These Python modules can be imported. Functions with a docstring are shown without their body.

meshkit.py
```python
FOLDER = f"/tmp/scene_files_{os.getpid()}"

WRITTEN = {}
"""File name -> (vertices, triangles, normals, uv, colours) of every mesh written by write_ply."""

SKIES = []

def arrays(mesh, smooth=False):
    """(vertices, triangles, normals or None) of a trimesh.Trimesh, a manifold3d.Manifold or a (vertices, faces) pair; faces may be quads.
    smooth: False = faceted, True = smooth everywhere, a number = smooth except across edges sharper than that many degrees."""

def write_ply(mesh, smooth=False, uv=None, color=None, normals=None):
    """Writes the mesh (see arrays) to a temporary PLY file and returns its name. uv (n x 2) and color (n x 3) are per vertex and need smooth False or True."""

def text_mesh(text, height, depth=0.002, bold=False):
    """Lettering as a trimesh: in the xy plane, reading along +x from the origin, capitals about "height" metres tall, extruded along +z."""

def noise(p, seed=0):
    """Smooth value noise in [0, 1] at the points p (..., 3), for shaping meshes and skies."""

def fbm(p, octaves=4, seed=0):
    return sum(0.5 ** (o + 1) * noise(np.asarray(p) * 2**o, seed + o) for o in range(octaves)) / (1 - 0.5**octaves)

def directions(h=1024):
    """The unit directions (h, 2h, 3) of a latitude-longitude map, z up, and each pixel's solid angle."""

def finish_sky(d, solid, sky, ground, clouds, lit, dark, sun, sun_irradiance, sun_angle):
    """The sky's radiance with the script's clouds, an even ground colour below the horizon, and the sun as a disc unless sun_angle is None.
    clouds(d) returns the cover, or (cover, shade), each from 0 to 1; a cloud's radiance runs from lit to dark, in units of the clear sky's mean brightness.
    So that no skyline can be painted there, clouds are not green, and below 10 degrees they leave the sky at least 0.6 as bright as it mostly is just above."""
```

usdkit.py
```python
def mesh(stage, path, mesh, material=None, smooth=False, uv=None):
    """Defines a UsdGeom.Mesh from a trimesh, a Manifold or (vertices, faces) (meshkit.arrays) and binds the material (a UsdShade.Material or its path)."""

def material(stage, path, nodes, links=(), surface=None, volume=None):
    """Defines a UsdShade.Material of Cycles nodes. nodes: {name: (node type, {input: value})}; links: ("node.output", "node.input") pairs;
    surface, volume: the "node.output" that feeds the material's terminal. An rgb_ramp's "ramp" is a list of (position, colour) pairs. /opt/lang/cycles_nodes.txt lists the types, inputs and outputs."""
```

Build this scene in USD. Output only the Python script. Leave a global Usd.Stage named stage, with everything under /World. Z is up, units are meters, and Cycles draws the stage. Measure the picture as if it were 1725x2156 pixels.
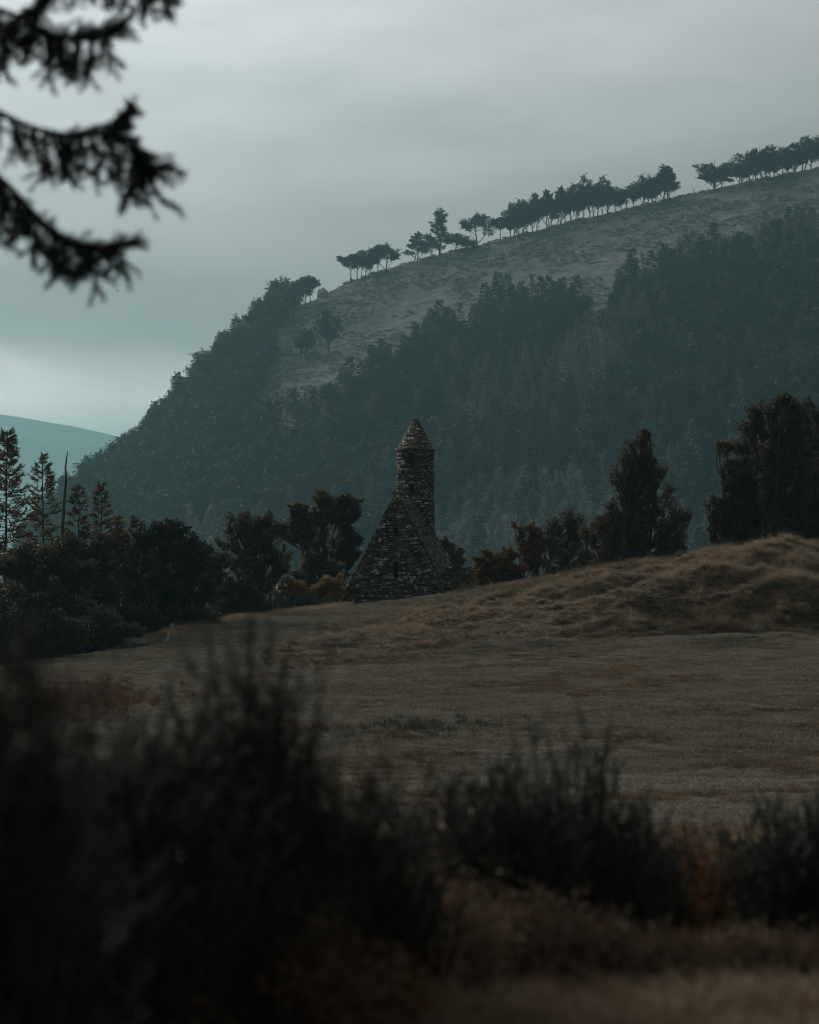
import math, numpy as np, trimesh, usdkit, meshkit
from pxr import Usd, UsdGeom, UsdLux, UsdShade, Sdf, Gf, Vt

stage = Usd.Stage.CreateInMemory()
UsdGeom.SetStageUpAxis(stage, UsdGeom.Tokens.z)
UsdGeom.SetStageMetersPerUnit(stage, 1.0)
UsdGeom.Xform.Define(stage, '/World')
UsdGeom.Scope.Define(stage, '/World/Looks')

# ------------------------------------------------------------------ camera (eye at z = 0, looking along +y, lens shifted up)
LENS, WIDE = 85.0, 27.15
F = LENS / WIDE * 1725.0          # focal length in units of a 1725 wide picture
CX, YH = 862.5, 1190.0            # principal column, horizon row in that picture (2156 high)
cam = UsdGeom.Camera.Define(stage, '/World/camera')
cam.CreateFocalLengthAttr(LENS)
cam.CreateHorizontalApertureAttr(WIDE)
cam.CreateVerticalApertureAttr(WIDE * 1024 / 819)
cam.CreateVerticalApertureOffsetAttr((YH - 1078.0) / 1725.0 * WIDE)
cam.CreateFStopAttr(2.2)
cam.CreateFocusDistanceAttr(150.0)
cam.CreateClippingRangeAttr(Gf.Vec2f(0.1, 20000.0))
cam.CreateExposureAttr(0.32)
cam.AddRotateXOp().Set(90.0)

# ------------------------------------------------------------------ sky and sun
SUN_AZ, SUN_EL = math.radians(-42.0), math.radians(22.0)
SUN_DIR = np.array([math.sin(SUN_AZ) * math.cos(SUN_EL), math.cos(SUN_AZ) * math.cos(SUN_EL), math.sin(SUN_EL)])
SKY_STRENGTH = 0.08
CLOUD = 9.0
sky = UsdLux.DomeLight.Define(stage, '/World/sky')
sky.GetPrim().SetCustomDataByKey('kind', 'structure')
sky_mat = usdkit.material(stage, '/World/Looks/sky', {
    'tc': ('texture_coordinate', {}),
    'sep': ('separate_xyz', {}),
    'st': ('sky_texture', {'sky_type': 'single_scattering', 'sun_disc': False, 'sun_elevation': SUN_EL, 'sun_rotation': SUN_AZ, 'aerosol_density': 2.0}),
    # cloud sheets: long soft bands, ragged by noise
    'mp': ('mapping', {'mapping_type': 'point', 'scale': (3.0, 3.0, 11.0), 'rotation': (0.0, 0.07, 0.0)}),
    'n1': ('noise_texture', {'scale': 1.4, 'detail': 5.0, 'roughness': 0.55, 'distortion': 0.9}),
    'mp2': ('mapping', {'mapping_type': 'point', 'scale': (2.0, 2.0, 7.0), 'location': (3.1, 1.7, 0.4)}),
    'n2': ('noise_texture', {'scale': 2.2, 'detail': 5.0, 'roughness': 0.55}),
    'wob': ('math', {'math_type': 'multiply_add', 'value2': 0.045, 'value3': -0.0225}),
    'ele': ('math', {'math_type': 'add'}),
    'band': ('rgb_ramp', {'ramp': [(0.0, (.50,)*3), (0.042, (.50,)*3), (0.053, (.58,)*3), (0.066, (.88,)*3), (0.074, (.76,)*3), (0.088, (.33,)*3), (0.112, (.34,)*3), (0.138, (.46,)*3), (0.175, (.70,)*3), (0.22, (.96,)*3), (0.40, (1.0,)*3), (1.0, (1.05,)*3)]}),
    'dot': ('vector_math', {'math_type': 'dot_product', 'vector2': tuple(SUN_DIR)}),
    'glow': ('map_range', {'from_min': 0.45, 'from_max': 0.92, 'to_min': 0.24, 'to_max': 1.20, 'clamp': True, 'range_type': 'smoothstep'}),
    'amp': ('map_range', {'from_min': 0.3, 'from_max': 0.7, 'to_min': 0.74, 'to_max': 1.26, 'clamp': True}),
    'm1': ('math', {'math_type': 'multiply'}),
    'm2': ('math', {'math_type': 'multiply'}),
    'm3': ('math', {'math_type': 'multiply', 'value2': CLOUD}),
    'tint': ('rgb_ramp', {'ramp': [(0.0, (.80, .80, .80)), (0.06, (.96, .91, .88)), (0.12, (.90, .87, .88)), (0.20, (.89, .90, .91)), (0.24, (.89, .91, .94)), (1.0, (.87, .90, .93))]}),
    'cl': ('vector_math', {'math_type': 'scale'}),
    'mixs': ('mix_color', {'blend_type': 'mix', 'fac': 0.93, 'use_clamp': False}),
    'bg': ('background_shader', {'strength': SKY_STRENGTH}),
}, [('tc.generated', 'sep.vector'), ('tc.generated', 'mp.vector'), ('mp.vector', 'n1.vector'), ('tc.generated', 'mp2.vector'), ('mp2.vector', 'n2.vector'),
    ('n1.fac', 'wob.value1'), ('wob.value', 'ele.value1'), ('sep.z', 'ele.value2'), ('ele.value', 'band.fac'),
    ('tc.generated', 'dot.vector1'), ('dot.value', 'glow.value'), ('n2.fac', 'amp.value'),
    ('band.color', 'm1.value1'), ('glow.result', 'm1.value2'), ('m1.value', 'm2.value1'), ('amp.result', 'm2.value2'), ('m2.value', 'm3.value1'),
    ('ele.value', 'tint.fac'), ('tint.color', 'cl.vector1'), ('m3.value', 'cl.scale'),
    ('st.color', 'mixs.a'), ('cl.vector', 'mixs.b'), ('mixs.result', 'bg.color')], surface='bg.background')
UsdShade.MaterialBindingAPI.Apply(sky.GetPrim()).Bind(sky_mat)
sun = UsdLux.DistantLight.Define(stage, '/World/sun')
sun.CreateIntensityAttr(0.4)
sun.CreateAngleAttr(12.0)
sun.CreateColorAttr(Gf.Vec3f(1.0, 0.90, 0.78))
sun.CreateNormalizeAttr(True)
sun.AddRotateZOp().Set(-math.degrees(SUN_AZ))          # first tilt, then turn towards the sun's side
sun.AddRotateXOp().Set(90.0 - math.degrees(SUN_EL) + 180.0 - 180.0)
sun.ClearXformOpOrder()
_z = SUN_DIR; _x = np.cross([0, 0, 1.0], _z); _x /= np.linalg.norm(_x); _y = np.cross(_z, _x)
_m = np.eye(4); _m[0, :3], _m[1, :3], _m[2, :3] = _x, _y, _z
sun.MakeMatrixXform().Set(Gf.Matrix4d(_m.tolist()))
HAZE_DENSITY = 0.000125

# ------------------------------------------------------------------ helpers
PIECES = {}                                               # id of a vertex array -> (the array, one random number per loose piece)
_plain_mesh, _piece_rng = usdkit.mesh, np.random.default_rng(4)
def _mesh_with_pieces(stage, path, mesh, material=None, smooth=False, uv=None):
    m = _plain_mesh(stage, path, mesh, material, smooth, uv)
    k = PIECES.get(id(mesh[0])) if isinstance(mesh, tuple) else None
    if k is not None and smooth is False:
        UsdGeom.PrimvarsAPI(m).CreatePrimvar('piece', Sdf.ValueTypeNames.FloatArray, 'vertex').Set(Vt.FloatArray.FromNumpy(k[1].astype(np.float32)))
    return m
usdkit.mesh = _mesh_with_pieces
USED = {}
def numbered(name, parent='/World'):
    k = USED.get((parent, name), 0); USED[(parent, name)] = k + 1
    return name if k == 0 else f'{name}_{k:03d}'
def tag(p, label=None, cat=None, group=None, kind=None):
    p = p.GetPrim() if hasattr(p, 'GetPrim') else p
    for k, v in (('label', label), ('category', cat), ('group', group), ('kind', kind)):
        if v: p.SetCustomDataByKey(k, v)
    return p
def path_of(parent):
    return '/World' if parent is None else str(parent.GetPath())
def obj(name, mesh, mat, parent=None, smooth=False):
    par = path_of(parent)
    return usdkit.mesh(stage, f'{par}/{numbered(name, par)}', mesh, mat, smooth=smooth).GetPrim()
def thing(name, label, cat, loc=(0, 0, 0), rotz=0.0, scale=None, group=None):
    x = UsdGeom.Xform.Define(stage, '/World/' + numbered(name))
    x.AddTranslateOp().Set(Gf.Vec3d(*map(float, loc))); x.AddRotateZOp().Set(math.degrees(rotz))
    if scale is not None: x.AddScaleOp().Set(Gf.Vec3f(*map(float, np.broadcast_to(scale, 3))))
    return tag(x, label, cat, group)
def copy_of(proto, name, label, cat, loc, rotz=0.0, scale=1.0, group=None):
    p = thing(name, label, cat, loc, rotz, scale, group)
    p.GetReferences().AddInternalReference(proto.GetPath()); p.SetInstanceable(True)
    return p
def proto_class(name):
    return stage.CreateClassPrim('/World/' + name)
def scatter(name, protos, pos, idx, rotz, scale, label=None, kind='stuff', tilt=None, parent=None, cat=None):
    """protos: list of lists of (part name, mesh, material). One PointInstancer."""
    par = path_of(parent); path = f'{par}/{numbered(name, par)}'
    pi = UsdGeom.PointInstancer.Define(stage, path)
    targets = []
    for k, parts in enumerate(protos):
        r = UsdGeom.Xform.Define(stage, f'{path}/kind_{k:03d}')
        for n, m, mt in parts: usdkit.mesh(stage, f'{path}/kind_{k:03d}/{n}', m, mt)
        targets.append(r.GetPath())
    pi.CreatePrototypesRel().SetTargets(targets)
    n = len(pos)
    pi.CreateProtoIndicesAttr(Vt.IntArray.FromNumpy(np.asarray(idx, np.int32)))
    pi.CreatePositionsAttr(Vt.Vec3fArray.FromNumpy(np.asarray(pos, np.float32)))
    sc = np.asarray(scale, np.float32)
    if sc.ndim == 1: sc = np.repeat(sc[:, None], 3, 1)
    pi.CreateScalesAttr(Vt.Vec3fArray.FromNumpy(sc))
    a = np.asarray(rotz) / 2
    q = np.stack([np.cos(a), 0 * a, 0 * a, np.sin(a)], 1)
    if tilt is not None:                               # (tx, ty): small lean about x then y, applied after the turn
        tx, ty = tilt
        qx = np.stack([np.cos(tx / 2), np.sin(tx / 2), 0 * a, 0 * a], 1); qy = np.stack([np.cos(ty / 2), 0 * a, np.sin(ty / 2), 0 * a], 1)
        def mul(p, r):
            w1, x1, y1, z1 = p.T; w2, x2, y2, z2 = r.T
            return np.stack([w1*w2-x1*x2-y1*y2-z1*z2, w1*x2+x1*w2+y1*z2-z1*y2, w1*y2-x1*z2+y1*w2+z1*x2, w1*z2+x1*y2-y1*x2+z1*w2], 1)
        q = mul(mul(qy, qx), q)
    pi.CreateOrientationsAttr(Vt.QuathArray([Gf.Quath(*map(float, r)) for r in q]))
    return tag(pi, label, cat, None, kind)

def interp(x, xs, ys):
    return np.interp(x, xs, ys)
def px_to_world(u, y, d):
    """The point at distance d (along +y) that stands at column u, row y of the 1725 x 2156 picture."""
    u, y, d = np.broadcast_arrays(np.asarray(u, float), np.asarray(y, float), np.asarray(d, float))
    return np.stack([(u - CX) / F * d, d, (YH - y) / F * d], -1)
def inside(poly, u, y):
    poly = np.asarray(poly, float); r = np.zeros(np.shape(u), bool); j = len(poly) - 1
    for i in range(len(poly)):
        (x0, y0), (x1, y1) = poly[i], poly[j]
        c = ((y0 > y) != (y1 > y))
        r ^= c & (u < (x1 - x0) * (y - y0) / (y1 - y0 + 1e-12) + x0); j = i
    return r
def fb(x, y, s, seed, oct=4):
    return meshkit.fbm(np.stack([x / s, y / s, 0 * x + seed * 7.31], -1), oct, seed) - 0.5
def grid_mesh(P):
    n, m = P.shape[:2]; i = np.arange(n * m).reshape(n, m)
    f = np.stack([i[:-1, :-1], i[:-1, 1:], i[1:, 1:], i[1:, :-1]], -1).reshape(-1, 4)
    return P.reshape(-1, 3), f

# ------------------------------------------------------------------ materials
def M(name, nodes, links, surface='p.BSDF', **k):
    return usdkit.material(stage, '/World/Looks/' + name, nodes, links, surface=surface, **k)
def leaf_material(name, dark, light, trans=0.35, pos_scale=0.9, rough=0.65):
    """Leaves: two tones blended by large and small noise and by each copy's own number; some light comes through."""
    return M(name, {
        'g': ('geometry', {}), 'oi': ('object_info', {}), 'at': ('attribute', {'attribute': 'piece'}),
        'n': ('noise_texture', {'scale': pos_scale, 'detail': 5.0, 'roughness': .65}),
        's': ('math', {'math_type': 'multiply_add', 'value2': 0.5, 'value3': -0.12}),
        's2': ('math', {'math_type': 'multiply_add', 'value2': 0.45}),
        's3': ('math', {'math_type': 'multiply_add', 'value2': 0.35}),
        'r': ('rgb_ramp', {'ramp': [(0.05, dark), (0.8, light)]}),
        'p': ('principled_bsdf', {'roughness': rough, 'specular_ior_level': 0.25}),
        't': ('translucent_bsdf', {}),
        'mx': ('mix_closure', {'fac': trans})},
        [('g.position', 'n.vector'), ('n.fac', 's.value1'), ('oi.random', 's2.value1'), ('s.value', 's2.value3'), ('at.fac', 's3.value1'), ('s2.value', 's3.value3'),
         ('s3.value', 'r.fac'), ('r.color', 'p.base_color'), ('r.color', 't.color'), ('p.BSDF', 'mx.closure1'), ('t.BSDF', 'mx.closure2')], surface='mx.closure')
def bark_material(name, dark, light, scale=6.0):
    return M(name, {'g': ('geometry', {}), 'mp': ('mapping', {'mapping_type': 'point', 'scale': (1, 1, .25)}), 'n': ('noise_texture', {'scale': scale, 'detail': 4.0}),
        'r': ('rgb_ramp', {'ramp': [(0.3, dark), (0.7, light)]}), 'b': ('bump', {'strength': 0.6, 'distance': 0.03}), 'p': ('principled_bsdf', {'roughness': 0.9, 'specular_ior_level': 0.2})},
        [('g.position', 'mp.vector'), ('mp.vector', 'n.vector'), ('n.fac', 'r.fac'), ('r.color', 'p.base_color'), ('n.fac', 'b.height'), ('b.normal', 'p.normal')])

# ground: thin grass over earth, rusty and grey patches, all by place
ground_mat = M('field_ground', {
    'g': ('geometry', {}),
    'n1': ('noise_texture', {'scale': 0.10, 'detail': 5.0, 'roughness': 0.6}),
    'mp': ('mapping', {'mapping_type': 'point', 'scale': (0.5, 1.0, 1.0)}),
    'n2': ('noise_texture', {'scale': 1.1, 'detail': 6.0, 'roughness': 0.65}),
    'n3': ('noise_texture', {'scale': 5.0, 'detail': 6.0, 'roughness': .75}),
    'r1': ('rgb_ramp', {'ramp': [(0.30, (.050, .048, .036)), (0.48, (.070, .064, .046)), (0.60, (.090, .066, .044)), (0.74, (.105, .062, .036))]}),
    'r2': ('rgb_ramp', {'ramp': [(0.32, (.35, .36, .35)), (0.5, (.95, .95, .95)), (0.70, (1.4, 1.35, 1.25))]}),
    'r3': ('rgb_ramp', {'ramp': [(0.36, (.35, .35, .35)), (0.5, (.95, .95, .95)), (0.64, (1.6, 1.58, 1.5))]}),
    'mm': ('mix_color', {'blend_type': 'multiply', 'fac': 1.0, 'use_clamp': False}), 'm2': ('mix_color', {'blend_type': 'multiply', 'fac': 0.8, 'use_clamp': False}),
    'b': ('bump', {'strength': 0.9, 'distance': 0.12}),
    'p': ('principled_bsdf', {'roughness': 0.95, 'specular_ior_level': 0.1, 'sheen_weight': 0.05})},
    [('g.position', 'n1.vector'), ('g.position', 'mp.vector'), ('mp.vector', 'n2.vector'), ('g.position', 'n3.vector'), ('n1.fac', 'r1.fac'), ('n2.fac', 'r2.fac'), ('n3.fac', 'r3.fac'),
     ('r1.color', 'mm.a'), ('r2.color', 'mm.b'), ('mm.result', 'm2.a'), ('r3.color', 'm2.b'), ('m2.result', 'p.base_color'), ('n2.fac', 'b.height'), ('b.normal', 'p.normal')])
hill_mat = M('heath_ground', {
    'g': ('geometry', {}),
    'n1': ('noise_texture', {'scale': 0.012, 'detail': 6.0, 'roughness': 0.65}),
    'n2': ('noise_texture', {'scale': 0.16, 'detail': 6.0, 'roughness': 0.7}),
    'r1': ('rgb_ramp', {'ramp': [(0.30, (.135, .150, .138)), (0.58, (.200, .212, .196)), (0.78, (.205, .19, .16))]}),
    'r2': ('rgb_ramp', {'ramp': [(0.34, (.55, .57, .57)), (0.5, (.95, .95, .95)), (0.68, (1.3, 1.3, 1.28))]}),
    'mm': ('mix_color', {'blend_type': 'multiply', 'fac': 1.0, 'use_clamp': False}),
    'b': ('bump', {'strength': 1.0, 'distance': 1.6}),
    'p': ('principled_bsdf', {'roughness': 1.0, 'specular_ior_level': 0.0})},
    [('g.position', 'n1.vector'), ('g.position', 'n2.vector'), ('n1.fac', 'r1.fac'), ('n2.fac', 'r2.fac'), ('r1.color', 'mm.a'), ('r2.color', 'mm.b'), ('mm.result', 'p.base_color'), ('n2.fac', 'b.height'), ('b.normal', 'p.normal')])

# ------------------------------------------------------------------ the lie of the land (heights relative to the eye)
CU = np.array([-700, -300, 60, 110, 300, 500, 715, 850, 1000, 1300, 1450, 1560, 1725, 2100, 2600])
CY = np.array([1480, 1450, 1402, 1392, 1352, 1308, 1275, 1263, 1241, 1197, 1181, 1158, 1146, 1120, 1110])
CD = np.array([95, 98, 109, 112, 120, 129, 136, 139, 138, 134, 132, 130, 130, 128, 128])
VALLEY = -6.2
def bumps(x, d):
    return 0.16 * fb(x, d, 9.0, 3) + 0.12 * fb(x, d, 1.9, 5)
TUSS = [(-300, 1), ]
ROUGH = [(575, 1398), (640, 1365), (760, 1330), (900, 1292), (1010, 1255), (1150, 1225), (1300, 1200), (1450, 1184), (1560, 1160), (1725, 1146), (2300, 1115), (2300, 1318), (1725, 1326), (1500, 1326), (1300, 1330), (1050, 1345), (900, 1372), (760, 1388), (640, 1402)]
MOUNDS = [(1030, 1374, 1.1, .42), (1143, 1366, 1.2, .42), (1085, 1385, .8, .2), (1545, 1362, 1.5, .40), (1650, 1350, 1.2, .25), (1265, 1318, 1.6, .55), (1330, 1310, 1.0, .35), (1395, 1300, 1.5, .6), (1480, 1290, 1.7, .9), (1590, 1290, 1.9, .8), (1690, 1300, 1.6, .7), (1560, 1240, 2.4, .8), (1420, 1235, 1.9, .6), (1290, 1262, 1.4, .45), (1190, 1270, 1.3, .4), (1650, 1215, 2.6, .9), (1480, 1200, 2.0, .5), (1120, 1290, 1.2, .3), (1240, 1240, 1.1, .3), (1705, 1250, 2.0, .7)]
def base_height(x, d):
    x, d = np.broadcast_arrays(np.asarray(x, float), np.asarray(d, float))
    u = CX + F * x / np.maximum(d, 20.0) if False else CX + F * x / np.maximum(d, 1.0)
    uc = np.clip(u, -700, 2600)
    dc = interp(uc, CU, CD); yc = interp(uc, CU, CY); zc = (YH - yc) / F * dc
    rows_d = [0, 5, 9, 12, 20, 25, 40, 60]
    rows_z = [-1.55, -1.45, -1.56, -1.85, -2.62, -3.05, -4.0, -5.0]
    z85 = interp(uc, [60, 600, 1000, 1725, 2600], [-4.9, -4.15, -3.85, -3.6, -3.5])
    z105 = interp(uc, [60, 600, 1000, 1300, 1725, 2600], [-4.5, -3.8, -3.5, -3.02, -2.8, -2.7])
    near = interp(d, rows_d, rows_z)
    m = np.where(d < 60, near, 0)
    t = np.clip((d - 60) / 25, 0, 1); a = -5.0 + (z85 + 5.0) * t
    t2 = np.clip((d - 85) / 20, 0, 1); b = z85 + (z105 - z85) * t2
    q = np.clip((d - 105) / np.maximum(dc - 105, 4), 0, 1.0); q = 1 - (1 - q) ** 1.45
    c = z105 + (zc - z105) * q
    m = np.where(d >= 60, a, m); m = np.where(d >= 85, b, m); m = np.where((d >= 105) | (d >= dc), c, m)
    # behind the crest the ground drops to the valley floor
    back = np.clip((d - dc) / 16.0, 0, 1); s = back * back * (3 - 2 * back)
    dropz = zc + (np.minimum(VALLEY, zc - 1.5) - zc) * s
    m = np.where(d > dc, dropz, m)
    side = interp(u, [-2500, -700, 2600, 5000], [0, 1, 1, 0])
    return m * side + (1 - side) * np.maximum(np.minimum(m, 0), VALLEY)
_mw = None
def mounds(x, d):
    global _mw
    if _mw is None:
        _mw = []
        for (u, y, r, h) in MOUNDS:
            ds = np.arange(70, 140, .25); zs = base_height((u - CX) / F * ds, ds); yy = YH - F * zs / ds
            k = np.argmax(yy <= y) if (yy <= y).any() else len(ds) - 1
            _mw.append(((u - CX) / F * ds[k], ds[k] + r * .4, r, h))
    z = 0 * x
    for (mx, md, r, h) in _mw:
        k = ((x - mx) / r) ** 2 + ((d - md) / (r * 1.1)) ** 2
        z = z + h * np.exp(-k * 1.1) * (1 + .8 * fb(x, d, .7, 4, 3))
    return z
def rough_mask(x, d, z0):
    u = CX + F * x / np.maximum(d, 1.0); y = YH - F * z0 / np.maximum(d, 1.0)
    u = u + 70 * fb(x, d, 3.5, 21, 3); y = y + 22 * fb(x, d, 3.0, 22, 3)
    m = sum(inside(ROUGH, u + du, y + dy).astype(float) for du in (-45, 0, 45) for dy in (-11, 0, 11)) / 9
    return m * (d > 84) * (d < 139)
def height(x, d, detail=True):
    x, d = np.broadcast_arrays(np.asarray(x, float), np.asarray(d, float))
    z = base_height(x, d)
    if not detail: return z
    r = rough_mask(x, d, z); uu = CX + F * x / np.maximum(d, 1.0); dc = interp(np.clip(uu, -700, 2600), CU, CD); rim = np.clip((dc - d) / 14, .30, 1.0) * interp(uu, [600, 1100, 1450], [.45, .7, 1.0])
    lump = 1.35 * np.maximum(.22 - np.abs(fb(x, d, 2.6, 31, 3)), 0) * 2.6 + np.maximum(.2 - np.abs(fb(x, d, 1.0, 33, 3)), 0) * 1.1 - .25
    far = np.clip((d - 30) / 30, 0, 1)
    return z + bumps(x, d) * (1.0 + far) + r * rim * (lump - .10) * np.clip((d - 84) / 12, 0, 1) + mounds(x, d) * np.clip((dc - d) / 8, .1, 1.0)

# field: one sheet, dense where the picture looks at it, out to the valley and the horizon
_us = np.unique(np.concatenate([np.linspace(-6500, -60, 36), np.linspace(-60, 1790, 320), np.linspace(1790, 8200, 36)]))
_ds = np.unique(np.concatenate([np.linspace(1.5, 40, 70), np.linspace(40, 85, 90), np.linspace(85, 142, 250), np.linspace(142, 180, 24), np.geomspace(180, 12000, 40)]))
_U, _D = np.meshgrid(_us, _ds)
_X = (_U - CX) / F * _D
_Z = height(_X, _D)
_far = np.clip((_D - 180) / 100, 0, 1)
_Z = _Z * (1 - _far) + _far * (VALLEY + 2.0 * fb(_X, _D, 120.0, 9))
field = obj('field', grid_mesh(np.stack([_X, _D, _Z], -1)), ground_mat, smooth=True)
tag(field, 'grassy field of short autumn grass rising to a rough bank', None, None, 'structure')

# hillside: from its foot near 800 m up to the ridge, then a plateau behind
RU = np.array([-1500, -400, 40, 100, 150, 200, 250, 300, 360, 430, 520, 600, 680, 740, 860, 1000, 1200, 1420, 1560, 1725, 2200, 3200])
RY = np.array([1225, 1224, 1205, 1130, 1075, 1030, 1005, 960, 893, 805, 722, 657, 622, 590, 552, 517, 466, 416, 385, 350, 250, 120])
RD = np.array([1000, 1000, 1010, 1060, 1100, 1130, 1150, 1170, 1190, 1210, 1235, 1255, 1270, 1280, 1290, 1300, 1310, 1320, 1330, 1340, 1360, 1400])
FD = np.array([980, 980, 960, 930, 900, 890, 880, 880, 870, 860, 850, 840, 835, 830, 820, 810, 800, 790, 780, 775, 760, 740])
def hill_base(u, d):
    dr, df = interp(u, RU, RD), interp(u, RU, FD)
    zr = (YH - interp(u, RU, RY)) / F * dr
    t = np.clip((d - df) / (dr - df), 0, 1)
    z = VALLEY - 2 + (zr - VALLEY + 2) * (t ** 1.08)
    back = np.maximum(d - dr, 0)
    return z - 0.10 * back - .0004 * back ** 2 * (back < 400), t
def hill(x, d):
    u = CX + F * x / d
    z, t = hill_base(u, d)
    fold = np.clip(np.minimum(t, 1 - t) * 6, 0, 1)
    return z + fold * (16 * fb(x, d, 130.0, 41, 3) + 3.0 * fb(x, d, 22.0, 43, 3)) + 1.2 * fb(x, d, 5.0, 45, 3) * (t > .02)
_us = np.unique(np.concatenate([np.linspace(-1500, 60, 30), np.linspace(60, 1760, 300), np.linspace(1760, 3200, 30)]))
_ds = np.unique(np.concatenate([np.linspace(735, 1000, 50), np.linspace(1000, 1345, 140), np.linspace(1345, 1900, 30)]))
_U, _D = np.meshgrid(_us, _ds); _X = (_U - CX) / F * _D
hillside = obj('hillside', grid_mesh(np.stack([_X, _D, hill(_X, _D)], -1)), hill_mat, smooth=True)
tag(hillside, 'steep heath covered hillside falling from the ridge to the valley', None, None, 'structure')

# mountain far behind, lost in mist
_u = np.linspace(-3500, 2600, 200); _d = np.linspace(5400, 7800, 60)
_U, _D = np.meshgrid(_u, _d); _X = (_U - CX) / F * _D
_top = (YH - interp(_U, [-3500, -1200, -300, 0, 150, 300, 600, 1200, 2600], [850, 855, 862, 872, 895, 927, 985, 1060, 1100])) / F * 6450
_t = np.clip((_D - 5400) / 1050, 0, 1); _t = _t * _t * (3 - 2 * _t)
_Zm = VALLEY - 5 + (_top - VALLEY + 5) * _t - np.maximum(_D - 6450, 0) * .12 + 60 * fb(_X, _D, 700.0, 51) * _t
mountain = obj('distant_mountain', grid_mesh(np.stack([_X, _D, _Zm], -1)), hill_mat, smooth=True)
tag(mountain, 'far mountain slope fading into the mist', None, None, 'structure')

haze_mat = usdkit.material(stage, '/World/Looks/haze', {'v': ('principled_volume', {'color': (.38, .73, .78), 'density': HAZE_DENSITY, 'anisotropy': 0.66})}, [], volume='v.volume')
_b = trimesh.creation.box([15400, 12800, 470]); _b.apply_translation([0, 5600, 470 / 2 - 16.0])
haze = obj('haze', _b, haze_mat)
tag(haze, 'pale blue green mist filling the valley', None, None, 'stuff')
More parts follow.
